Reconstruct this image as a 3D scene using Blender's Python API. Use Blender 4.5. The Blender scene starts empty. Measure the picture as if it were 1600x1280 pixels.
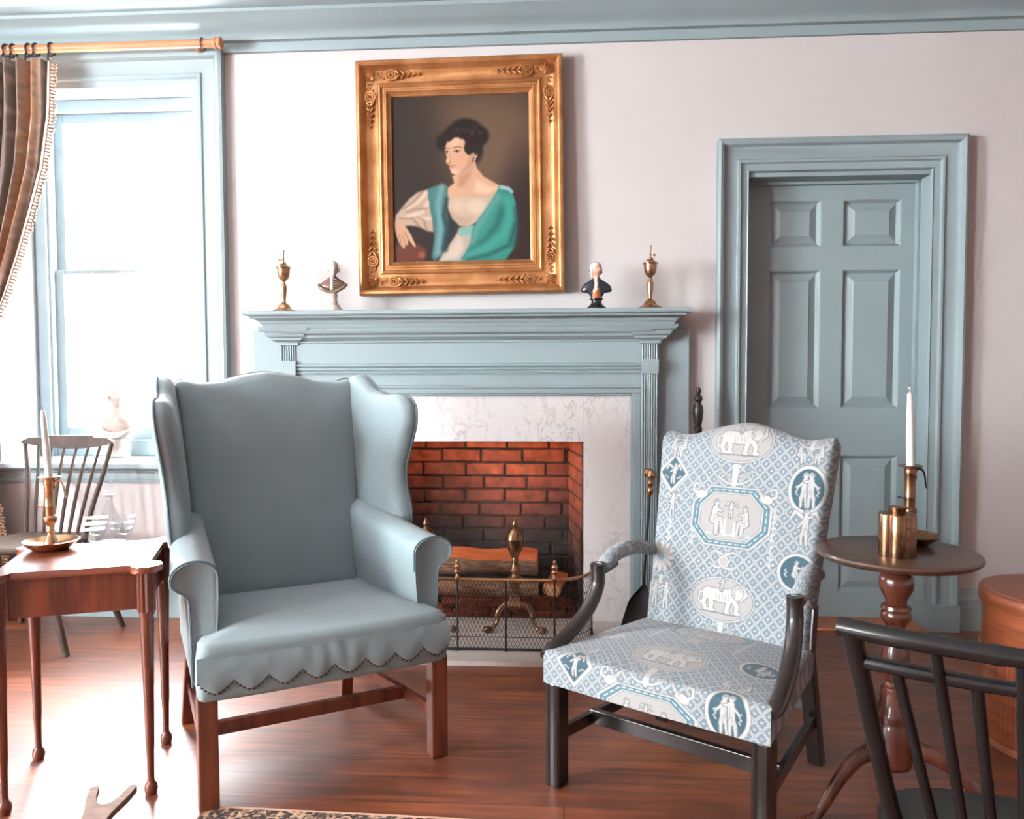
import bpy, bmesh, math, random
import numpy as np
from mathutils import Vector, Matrix

random.seed(7)
rng = np.random.default_rng(7)
scene = bpy.context.scene
C = scene.collection
PI = math.pi

# ------------------------------------------------------------------ camera
cam_d = bpy.data.cameras.new('camera')
cam = bpy.data.objects.new('camera', cam_d)
C.objects.link(cam)
YAW, PITCH, ROLL = math.radians(3.7), math.radians(2.7), math.radians(0.22)
fw = Vector((-math.sin(YAW) * math.cos(PITCH), math.cos(YAW) * math.cos(PITCH), -math.sin(PITCH)))
r0 = Vector((math.cos(YAW), math.sin(YAW), 0))
u0 = r0.cross(fw)
right = r0 * math.cos(ROLL) - u0 * math.sin(ROLL)
upv = u0 * math.cos(ROLL) + r0 * math.sin(ROLL)
cam.matrix_world = Matrix(((right.x, upv.x, -fw.x, 0), (right.y, upv.y, -fw.y, 0), (right.z, upv.z, -fw.z, 1.2), (0, 0, 0, 1)))
cam_d.sensor_fit = 'HORIZONTAL'
cam_d.sensor_width = 36.0
cam_d.lens = 36.0 * 1250 / 1600
cam_d.clip_start = 0.05
scene.camera = cam

# ------------------------------------------------------------------ sky, exposure, daylight
world = bpy.data.worlds.new('overcast_sky')
scene.world = world
world.use_nodes = True
wn = world.node_tree
wn.nodes.clear()
wo = wn.nodes.new('ShaderNodeOutputWorld')
wb = wn.nodes.new('ShaderNodeBackground')
wb.inputs['Color'].default_value = (0.95, 0.975, 1.0, 1)
wb.inputs['Strength'].default_value = 120.0
wn.links.new(wb.outputs[0], wo.inputs[0])
scene.view_settings.view_transform = 'Standard'
scene.view_settings.look = 'None'
scene.view_settings.gamma = 1.0
scene.view_settings.exposure = -0.66
scene.view_settings.use_curve_mapping = False
scene.cycles.use_denoising = True
scene.cycles.max_bounces = 8
scene.cycles.diffuse_bounces = 5
scene.cycles.glossy_bounces = 4
scene.cycles.transparent_max_bounces = 16
scene.cycles.caustics_reflective = False
scene.cycles.caustics_refractive = False
scene.cycles.sample_clamp_indirect = 6.0

W = 3.78            # the fireplace wall
XL, XR, YF, ZC = -5.2, 4.6, -5.5, 2.875


def daylight(name, loc, rot, sx, sy, power, portal=False, color=(0.96, 0.985, 1.0)):
    l = bpy.data.lights.new(name, 'AREA')
    l.shape = 'RECTANGLE'
    l.size, l.size_y = sx, sy
    l.energy = power
    l.color = color
    o = bpy.data.objects.new(name, l)
    o.location = loc
    o.rotation_euler = rot
    C.objects.link(o)
    if portal:
        l.cycles.is_portal = True
    return o


# daylight entering by the windows of the left wall and by the window in view
daylight('daylight_left_window', (XL - 0.12, 0.3, 1.7), (0, -PI / 2, 0), 1.7, 1.3, 370)
daylight('daylight_left_far_window', (XL - 0.12, -2.2, 1.7), (0, -PI / 2, 0), 1.7, 1.3, 160)
daylight('daylight_back_window', (-2.26, W + 0.40, 1.7), (-PI / 2, 0, 0), 1.1, 1.9, 1, portal=True)


# ------------------------------------------------------------------ tagging
def tag(o, label=None, cat=None, group=None, kind=None):
    if label: o['label'] = label
    if cat: o['category'] = cat
    if group: o['group'] = group
    if kind: o['kind'] = kind
    return o


def thing(name, label, cat, loc=(0, 0, 0), rz=0.0, group=None, rot=None):
    o = bpy.data.objects.new(name, None)
    C.objects.link(o)
    o.empty_display_size = 0.1
    o.location = loc
    o.rotation_euler = rot if rot else (0, 0, rz)
    return tag(o, label, cat, group)


def structure(name):
    o = bpy.data.objects.new(name, None)
    C.objects.link(o)
    return tag(o, kind='structure')


def dup(root, loc=None, rz=None, label=None):
    r = root.copy()
    C.objects.link(r)
    if loc is not None: r.location = loc
    if rz is not None: r.rotation_euler = (0, 0, rz)
    if label: r['label'] = label
    for ch in list(root.children):
        c = ch.copy()
        C.objects.link(c)
        c.parent = r
        for g in list(ch.children):
            d = g.copy()
            C.objects.link(d)
            d.parent = c
    return r


# ------------------------------------------------------------------ mesh building
class MB:
    def __init__(s):
        s.v, s.f = [], []

    def add(s, verts, faces):
        b = len(s.v)
        s.v.extend([tuple(map(float, p)) for p in verts])
        s.f.extend([tuple(i + b for i in f) for f in faces])
        return s

    def box(s, x0, x1, y0, y1, z0, z1):
        v = [(x, y, z) for z in (z0, z1) for y in (y0, y1) for x in (x0, x1)]
        return s.add(v, [(0, 2, 3, 1), (4, 5, 7, 6), (0, 1, 5, 4), (2, 6, 7, 3), (0, 4, 6, 2), (1, 3, 7, 5)])

    def loft(s, rings, closed=True, cap0=True, cap1=True):
        n = len(rings[0])
        v = [p for r in rings for p in r]
        f = []
        m = n if closed else n - 1
        for k in range(len(rings) - 1):
            for i in range(m):
                j = (i + 1) % n
                f.append((k * n + i, k * n + j, (k + 1) * n + j, (k + 1) * n + i))
        if closed and cap0: f.append(tuple(range(n - 1, -1, -1)))
        if closed and cap1: f.append(tuple((len(rings) - 1) * n + i for i in range(n)))
        return s.add(v, f)

    def lathe(s, prof, n=24, c=(0, 0, 0), sx=1.0, sy=1.0):
        rings = [[(c[0] + r * sx * math.cos(2 * PI * i / n), c[1] + r * sy * math.sin(2 * PI * i / n), c[2] + z) for i in range(n)] for r, z in prof]
        return s.loft(rings)

    def tube(s, pts, rad, n=10, squash=1.0):
        P = [Vector(p) for p in pts]
        R = [rad] * len(P) if isinstance(rad, (int, float)) else list(rad)
        rings = []
        prev = None
        for i, p in enumerate(P):
            t = (P[min(i + 1, len(P) - 1)] - P[max(i - 1, 0)]).normalized()
            if prev is None:
                a = Vector((0, 0, 1)) if abs(t.z) < 0.9 else Vector((1, 0, 0))
                nx = (a - t * a.dot(t)).normalized()
            else:
                nx = (prev - t * prev.dot(t)).normalized()
            prev = nx
            ny = t.cross(nx)
            rings.append([tuple(p + nx * math.cos(2 * PI * k / n) * R[i] + ny * math.sin(2 * PI * k / n) * R[i] * squash) for k in range(n)])
        return s.loft(rings)

    def bar(s, p, q, w, h, w2=None, h2=None, up=(0, 0, 1)):
        p, q = Vector(p), Vector(q)
        t = (q - p).normalized()
        u = Vector(up)
        u = (u - t * u.dot(t)).normalized()
        sd = t.cross(u)
        w2 = w if w2 is None else w2
        h2 = h if h2 is None else h2
        rg = []
        for c, a, b in ((p, w, h), (q, w2, h2)):
            rg.append([tuple(c + sd * a / 2 * i + u * b / 2 * j) for i, j in ((-1, -1), (1, -1), (1, 1), (-1, 1))])
        return s.loft(rg)

    def ball(s, c, r, nu=12, nv=8, M=None):
        r = (r, r, r) if isinstance(r, (int, float)) else r
        rings = []
        for k in range(nv + 1):
            a = -PI / 2 + PI * k / nv
            a = max(-PI / 2 + 0.03, min(PI / 2 - 0.03, a))
            ring = []
            for i in range(nu):
                b = 2 * PI * i / nu
                p = Vector((r[0] * math.cos(a) * math.cos(b), r[1] * math.cos(a) * math.sin(b), r[2] * math.sin(a)))
                if M is not None: p = M @ p
                ring.append(tuple(p + Vector(c)))
            rings.append(ring)
        return s.loft(rings)

    def ring(s, c, R, r, axis='z', n=20, m=8, a0=0, a1=2 * PI):
        full = abs(a1 - a0 - 2 * PI) < 1e-6
        pts = []
        k = n + 1
        for i in range(k):
            a = a0 + (a1 - a0) * i / n
            x, y = R * math.cos(a), R * math.sin(a)
            p = {'z': (x, y, 0), 'y': (x, 0, y), 'x': (0, x, y)}[axis]
            pts.append((c[0] + p[0], c[1] + p[1], c[2] + p[2]))
        return s.tube(pts, r, m)

    def prism(s, poly, fn, d0, d1):
        """poly in 2-D, fn(u, v, d) -> 3-D"""
        return s.loft([[fn(u, v, d0) for u, v in poly], [fn(u, v, d1) for u, v in poly]])

    def puff(s, poly, fn, t, r, dome, inner=7, back=True):
        """a padded slab: outline poly, thickness t, rounded rim r, domed front; fn(u, v, w) -> 3-D"""
        P = np.array(poly, float)
        c = P.mean(0)
        D = c - P
        L = np.linalg.norm(D, axis=1, keepdims=True)
        Dn = D / L
        rings = []

        def put(inset, w):
            Q = P + Dn * inset
            rings.append([fn(u, v, w) for u, v in Q])
        put(r, 0.0)
        for k in range(9):
            a = -PI / 2 + PI * k / 8
            put(r * (1 - math.cos(a)), t / 2 + t / 2 * math.sin(a))
        Q0 = P + Dn * r
        for k in range(1, inner + 1):
            q = 1 - k / (inner + 0.3)
            Q = c + (Q0 - c) * q
            rings.append([fn(u, v, t + dome * (1 - q * q)) for u, v in Q])
        return s.loft(rings)

    def xform(s, M):
        s.v = [tuple(M @ Vector(p)) for p in s.v]
        return s

    def build(s, name, mat, parent=None, smooth=40, bevel=0.0, seg=2, loc=None, recalc=True):
        me = bpy.data.meshes.new(name)
        me.from_pydata(s.v, [], s.f)
        if recalc:
            bm = bmesh.new()
            bm.from_mesh(me)
            bmesh.ops.recalc_face_normals(bm, faces=bm.faces)
            bm.to_mesh(me)
            bm.free()
        if smooth:
            me.polygons.foreach_set('use_smooth', [True] * len(me.polygons))
            me.set_sharp_from_angle(angle=math.radians(smooth))
        me.materials.append(mat)
        o = bpy.data.objects.new(name, me)
        C.objects.link(o)
        if parent: o.parent = parent
        if loc: o.location = loc
        if bevel > 0:
            b = o.modifiers.new('bevel', 'BEVEL')
            b.width = bevel
            b.segments = seg
            b.limit_method = 'ANGLE'
            b.angle_limit = math.radians(40)
            b.harden_normals = True if smooth else False
        return o


def soften(poly, n=120, win=0.04):
    """resample a closed outline evenly and round its corners (win = share of the outline averaged)"""
    P = np.array(poly, float)
    Q = np.vstack([P, P[:1]])
    d = np.r_[0, np.cumsum(np.linalg.norm(np.diff(Q, axis=0), axis=1))]
    t = np.linspace(0, d[-1], n, endpoint=False)
    R = np.c_[np.interp(t, d, Q[:, 0]), np.interp(t, d, Q[:, 1])]
    k = max(1, int(n * win / 2))
    out = np.zeros_like(R)
    wsum = 0
    for j in range(-k, k + 1):
        w = 1 - abs(j) / (k + 1)
        out += w * np.roll(R, j, axis=0)
        wsum += w
    return (out / wsum).tolist()


def spline(pts, n=8):
    """open Catmull-Rom through points of any dimension"""
    P = [np.array(p, float) for p in pts]
    P = [2 * P[0] - P[1]] + P + [2 * P[-1] - P[-2]]
    out = []
    for i in range(1, len(P) - 2):
        for k in range(n):
            t = k / n
            a, b, c, d = P[i - 1], P[i], P[i + 1], P[i + 2]
            out.append(tuple(0.5 * (2 * b + (c - a) * t + (2 * a - 5 * b + 4 * c - d) * t * t + (3 * b - a - 3 * c + d) * t ** 3)))
    out.append(tuple(P[-2]))
    return out


def cushion(mb, outline, z0, z1, r, dome, bulge=0.0, tilt=0.0):
    P = np.array(outline, float)
    c = P.mean(0)
    D = c - P
    Dn = D / np.linalg.norm(D, axis=1, keepdims=True)
    rings = []

    def put(inset, z):
        Q = P + Dn * inset
        rings.append([(x, y, z + tilt * (y - c[1]) * (1 if z > z0 + 0.01 else 0)) for x, y in Q])
    put(0.01, z0)
    put(0.0, z0 + 0.006)
    for k in range(1, 6):
        q = k / 6
        put(-bulge * math.sin(PI * q), z0 + (z1 - r - z0) * q)
    for k in range(0, 7):
        a = PI / 2 * k / 6
        put(r * (1 - math.cos(a)), z1 - r + r * math.sin(a))
    Q0 = P + Dn * r
    for k in range(1, 9):
        q = 1 - k / 8.3
        Q = c + (Q0 - c) * q
        z = z1 + dome * (1 - q ** 3)
        rings.append([(x, y, z + tilt * (y - c[1])) for x, y in Q])
    mb.loft(rings)
    return mb


def stack(mb, x0, x1, yf, yb, prof):
    """moulding returned round three sides of a box that stands on the wall: prof = [(projection, z), ...]"""
    mb.loft([[(x0 - d, yb, z), (x0 - d, yf - d, z), (x1 + d, yf - d, z), (x1 + d, yb, z)] for d, z in prof])
    return mb


def mitred(mb, x0, x1, z0, z1, prof, yw):
    """picture-frame moulding: prof = [(distance in from the outer edge, projection from the wall), ...]"""
    rings = [[(x0 + a, yw - h, z0 + a), (x1 - a, yw - h, z0 + a), (x1 - a, yw - h, z1 - a), (x0 + a, yw - h, z1 - a)] for a, h in prof]
    mb.loft(rings, cap0=False, cap1=False)
    return mb


def casing3(mb, x0, x1, zt, zb, prof, yw):
    """door or window architrave up both sides and over the top; prof = [(distance in from the outer edge, projection)]"""
    for a in (0,):
        rings = [[(x0 + d, yw - h, zb), (x0 + d, yw - h, zt - d), (x1 - d, yw - h, zt - d), (x1 - d, yw - h, zb)] for d, h in prof]
        mb.loft(rings, closed=False)
    return mb


# ------------------------------------------------------------------ materials
def srgb(r, g, b):
    def f(c):
        c /= 255.0
        return c / 12.92 if c <= 0.04045 else ((c + 0.055) / 1.055) ** 2.4
    return (f(r), f(g), f(b), 1.0)


def new_mat(name):
    m = bpy.data.materials.new(name)
    m.use_nodes = True
    nt = m.node_tree
    return m, nt, nt.nodes['Principled BSDF']


def node(nt, kind, **kw):
    n = nt.nodes.new(kind)
    for k, v in kw.items():
        if k in n.inputs: n.inputs[k].default_value = v
        else: setattr(n, k, v)
    return n


def mat(name, col, rough=0.5, metal=0.0, col2=None, nscale=8.0, stretch=(1, 1, 1), bump=0.0, bscale=60.0, coat=0.0, sheen=0.0, spec=0.5, rvar=0.0, detail=4.0):
    m, nt, b = new_mat(name)
    b.inputs['Roughness'].default_value = rough
    b.inputs['Metallic'].default_value = metal
    b.inputs['Specular IOR Level'].default_value = spec
    b.inputs['Coat Weight'].default_value = coat
    b.inputs['Coat Roughness'].default_value = 0.15
    b.inputs['Sheen Weight'].default_value = sheen
    tc = node(nt, 'ShaderNodeTexCoord')
    mp = node(nt, 'ShaderNodeMapping')
    mp.inputs['Scale'].default_value = stretch
    nt.links.new(tc.outputs['Object'], mp.inputs['Vector'])
    no = node(nt, 'ShaderNodeTexNoise', Scale=nscale, Detail=detail)
    nt.links.new(mp.outputs[0], no.inputs['Vector'])
    c2 = col2 or tuple(min(1, c * 0.86) for c in col[:3]) + (1,)
    rp = node(nt, 'ShaderNodeValToRGB')
    rp.color_ramp.elements[0].position = 0.32
    rp.color_ramp.elements[1].position = 0.68
    rp.color_ramp.elements[0].color = c2
    rp.color_ramp.elements[1].color = col
    nt.links.new(no.outputs['Fac'], rp.inputs[0])
    nt.links.new(rp.outputs[0], b.inputs['Base Color'])
    if rvar:
        mr = node(nt, 'ShaderNodeMapRange')
        mr.inputs['To Min'].default_value = max(0.02, rough - rvar)
        mr.inputs['To Max'].default_value = rough + rvar
        nt.links.new(no.outputs['Fac'], mr.inputs['Value'])
        nt.links.new(mr.outputs[0], b.inputs['Roughness'])
    if bump:
        n2 = node(nt, 'ShaderNodeTexNoise', Scale=bscale, Detail=3.0)
        nt.links.new(mp.outputs[0], n2.inputs['Vector'])
        bp = node(nt, 'ShaderNodeBump', Strength=bump, Distance=0.01)
        nt.links.new(n2.outputs['Fac'], bp.inputs['Height'])
        nt.links.new(bp.outputs[0], b.inputs['Normal'])
    return m


def clear_glass(name, tint=(1, 1, 1, 1), blend=0.25, base=0.04, rough=0.02):
    m, nt, b = new_mat(name)
    nt.nodes.remove(b)
    out = nt.nodes['Material Output']
    tr = node(nt, 'ShaderNodeBsdfTransparent', Color=tint)
    gl = node(nt, 'ShaderNodeBsdfGlossy', Color=(1, 1, 1, 1), Roughness=rough)
    lw = node(nt, 'ShaderNodeLayerWeight', Blend=0.5)
    pw = node(nt, 'ShaderNodeMath', operation='POWER')
    pw.inputs[1].default_value = 3.5
    nt.links.new(lw.outputs['Facing'], pw.inputs[0])
    ad = node(nt, 'ShaderNodeMath', operation='MULTIPLY_ADD', use_clamp=True)
    ad.inputs[1].default_value = blend
    ad.inputs[2].default_value = base
    nt.links.new(pw.outputs[0], ad.inputs[0])
    mx = node(nt, 'ShaderNodeMixShader')
    nt.links.new(ad.outputs[0], mx.inputs[0])
    nt.links.new(tr.outputs[0], mx.inputs[1])
    nt.links.new(gl.outputs[0], mx.inputs[2])
    nt.links.new(mx.outputs[0], out.inputs['Surface'])
    return m


def painted(name, rough=0.6, bump=0.0, bscale=400.0, sheen=0.0, spec=0.5):
    """colour from the mesh's own painted attribute, with a woven or canvas grain"""
    m, nt, b = new_mat(name)
    a = node(nt, 'ShaderNodeAttribute', attribute_name='Col')
    nt.links.new(a.outputs['Color'], b.inputs['Base Color'])
    b.inputs['Roughness'].default_value = rough
    b.inputs['Specular IOR Level'].default_value = spec
    b.inputs['Sheen Weight'].default_value = sheen
    tc = node(nt, 'ShaderNodeTexCoord')
    no = node(nt, 'ShaderNodeTexNoise', Scale=bscale, Detail=2.0)
    nt.links.new(tc.outputs['Object'], no.inputs['Vector'])
    bp = node(nt, 'ShaderNodeBump', Strength=bump, Distance=0.004)
    nt.links.new(no.outputs['Fac'], bp.inputs['Height'])
    nt.links.new(bp.outputs[0], b.inputs['Normal'])
    return m


def plank_floor():
    m, nt, b = new_mat('varnished_pine_boards')
    tc = node(nt, 'ShaderNodeTexCoord')
    br = node(nt, 'ShaderNodeTexBrick', Scale=1.0)
    br.inputs['Brick Width'].default_value = 2.9
    br.inputs['Row Height'].default_value = 0.135
    br.inputs['Mortar Size'].default_value = 0.0018
    br.inputs['Mortar Smooth'].default_value = 0.3
    br.inputs['Color1'].default_value = (0.25, 0.25, 0.25, 1)
    br.inputs['Color2'].default_value = (0.85, 0.85, 0.85, 1)
    br.inputs['Mortar'].default_value = (0, 0, 0, 1)
    nt.links.new(tc.outputs['Object'], br.inputs['Vector'])
    mp = node(nt, 'ShaderNodeMapping')
    mp.inputs['Scale'].default_value = (0.9, 11.0, 1)
    nt.links.new(tc.outputs['Object'], mp.inputs['Vector'])
    addv = node(nt, 'ShaderNodeVectorMath', operation='ADD')
    nt.links.new(mp.outputs[0], addv.inputs[0])
    nt.links.new(br.outputs['Color'], addv.inputs[1])
    grain = node(nt, 'ShaderNodeTexNoise', Scale=3.2, Detail=8.0, Distortion=0.6)
    nt.links.new(addv.outputs[0], grain.inputs['Vector'])
    blot = node(nt, 'ShaderNodeTexNoise', Scale=2.3, Detail=3.0)
    nt.links.new(tc.outputs['Object'], blot.inputs['Vector'])
    mx = node(nt, 'ShaderNodeMath', operation='MULTIPLY_ADD')
    mx.inputs[1].default_value = 0.45
    nt.links.new(blot.outputs['Fac'], mx.inputs[0])
    g2 = node(nt, 'ShaderNodeMath', operation='MULTIPLY')
    g2.inputs[1].default_value = 0.55
    nt.links.new(grain.outputs['Fac'], g2.inputs[0])
    nt.links.new(g2.outputs[0], mx.inputs[2])
    rp = node(nt, 'ShaderNodeValToRGB')
    e = rp.color_ramp.elements
    e[0].position, e[0].color = 0.34, srgb(66, 30, 15)
    e[1].position, e[1].color = 0.68, srgb(190, 104, 54)
    n3 = e.new(0.5)
    n3.color = srgb(130, 64, 32)
    nt.links.new(mx.outputs[0], rp.inputs[0])
    tone = node(nt, 'ShaderNodeMix', data_type='RGBA', blend_type='MULTIPLY')
    tone.inputs['Factor'].default_value = 0.35
    nt.links.new(rp.outputs[0], tone.inputs['A'])
    nt.links.new(br.outputs['Color'], tone.inputs['B'])
    seam = node(nt, 'ShaderNodeMix', data_type='RGBA')
    seam.inputs['B'].default_value = srgb(40, 20, 12)
    nt.links.new(br.outputs['Fac'], seam.inputs['Factor'])
    nt.links.new(tone.outputs['Result'], seam.inputs['A'])
    nt.links.new(seam.outputs['Result'], b.inputs['Base Color'])
    mr = node(nt, 'ShaderNodeMapRange')
    mr.inputs['To Min'].default_value = 0.4
    mr.inputs['To Max'].default_value = 0.62
    nt.links.new(blot.outputs['Fac'], mr.inputs['Value'])
    nt.links.new(mr.outputs[0], b.inputs['Roughness'])
    b.inputs['Specular IOR Level'].default_value = 0.9
    b.inputs['Coat Weight'].default_value = 0.8
    b.inputs['Coat Roughness'].default_value = 0.36
    h = node(nt, 'ShaderNodeMath', operation='SUBTRACT')
    nt.links.new(grain.outputs['Fac'], h.inputs[0])
    nt.links.new(br.outputs['Fac'], h.inputs[1])
    bp = node(nt, 'ShaderNodeBump', Strength=0.16, Distance=0.006)
    nt.links.new(h.outputs[0], bp.inputs['Height'])
    nt.links.new(bp.outputs[0], b.inputs['Normal'])
    return m


def marble_mat(name, base, vein, amount=0.5):
    m, nt, b = new_mat(name)
    tc = node(nt, 'ShaderNodeTexCoord')
    mp = node(nt, 'ShaderNodeMapping')
    mp.inputs['Rotation'].default_value = (0, 0.6, 0)
    mp.inputs['Scale'].default_value = (1.0, 1.0, 0.55)
    nt.links.new(tc.outputs['Object'], mp.inputs['Vector'])
    n1 = node(nt, 'ShaderNodeTexNoise', Scale=15.0, Detail=9.0, Distortion=0.7)
    n1.inputs['Roughness'].default_value = 0.62
    nt.links.new(mp.outputs[0], n1.inputs['Vector'])
    sb = node(nt, 'ShaderNodeMath', operation='SUBTRACT')
    sb.inputs[1].default_value = 0.5
    nt.links.new(n1.outputs['Fac'], sb.inputs[0])
    ab = node(nt, 'ShaderNodeMath', operation='ABSOLUTE')
    nt.links.new(sb.outputs[0], ab.inputs[0])
    rp = node(nt, 'ShaderNodeValToRGB')
    e = rp.color_ramp.elements
    e[0].position, e[0].color = 0.0, (amount, amount, amount, 1)
    e[1].position, e[1].color = 0.035, (0, 0, 0, 1)
    nt.links.new(ab.outputs[0], rp.inputs[0])
    n2 = node(nt, 'ShaderNodeTexNoise', Scale=3.0, Detail=4.0)
    nt.links.new(mp.outputs[0], n2.inputs['Vector'])
    gate = node(nt, 'ShaderNodeMapRange')
    gate.inputs['From Min'].default_value = 0.42
    gate.inputs['From Max'].default_value = 0.62
    nt.links.new(n2.outputs['Fac'], gate.inputs['Value'])
    mu = node(nt, 'ShaderNodeMath', operation='MULTIPLY')
    nt.links.new(rp.outputs[0], mu.inputs[0])
    nt.links.new(gate.outputs[0], mu.inputs[1])
    mx = node(nt, 'ShaderNodeMix', data_type='RGBA')
    mx.inputs['A'].default_value = base
    mx.inputs['B'].default_value = vein
    nt.links.new(mu.outputs[0], mx.inputs['Factor'])
    nt.links.new(mx.outputs['Result'], b.inputs['Base Color'])
    b.inputs['Roughness'].default_value = 0.32
    return m


def brick_mat():
    m, nt, b = new_mat('sooty_red_brick')
    a = node(nt, 'ShaderNodeAttribute', attribute_name='Col')
    tc = node(nt, 'ShaderNodeTexCoord')
    n1 = node(nt, 'ShaderNodeTexNoise', Scale=22.0, Detail=6.0)
    nt.links.new(tc.outputs['Object'], n1.inputs['Vector'])
    rp = node(nt, 'ShaderNodeValToRGB')
    rp.color_ramp.elements[0].position, rp.color_ramp.elements[0].color = 0.3, (0.5, 0.5, 0.5, 1)
    rp.color_ramp.elements[1].position, rp.color_ramp.elements[1].color = 0.7, (1.2, 1.2, 1.2, 1)
    nt.links.new(n1.outputs['Fac'], rp.inputs[0])
    mx = node(nt, 'ShaderNodeMix', data_type='RGBA', blend_type='MULTIPLY')
    mx.inputs['Factor'].default_value = 1.0
    nt.links.new(a.outputs['Color'], mx.inputs['A'])
    nt.links.new(rp.outputs[0], mx.inputs['B'])
    nt.links.new(mx.outputs['Result'], b.inputs['Base Color'])
    b.inputs['Roughness'].default_value = 0.75
    bp = node(nt, 'ShaderNodeBump', Strength=0.5, Distance=0.008)
    nt.links.new(n1.outputs['Fac'], bp.inputs['Height'])
    nt.links.new(bp.outputs[0], b.inputs['Normal'])
    return m


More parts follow.
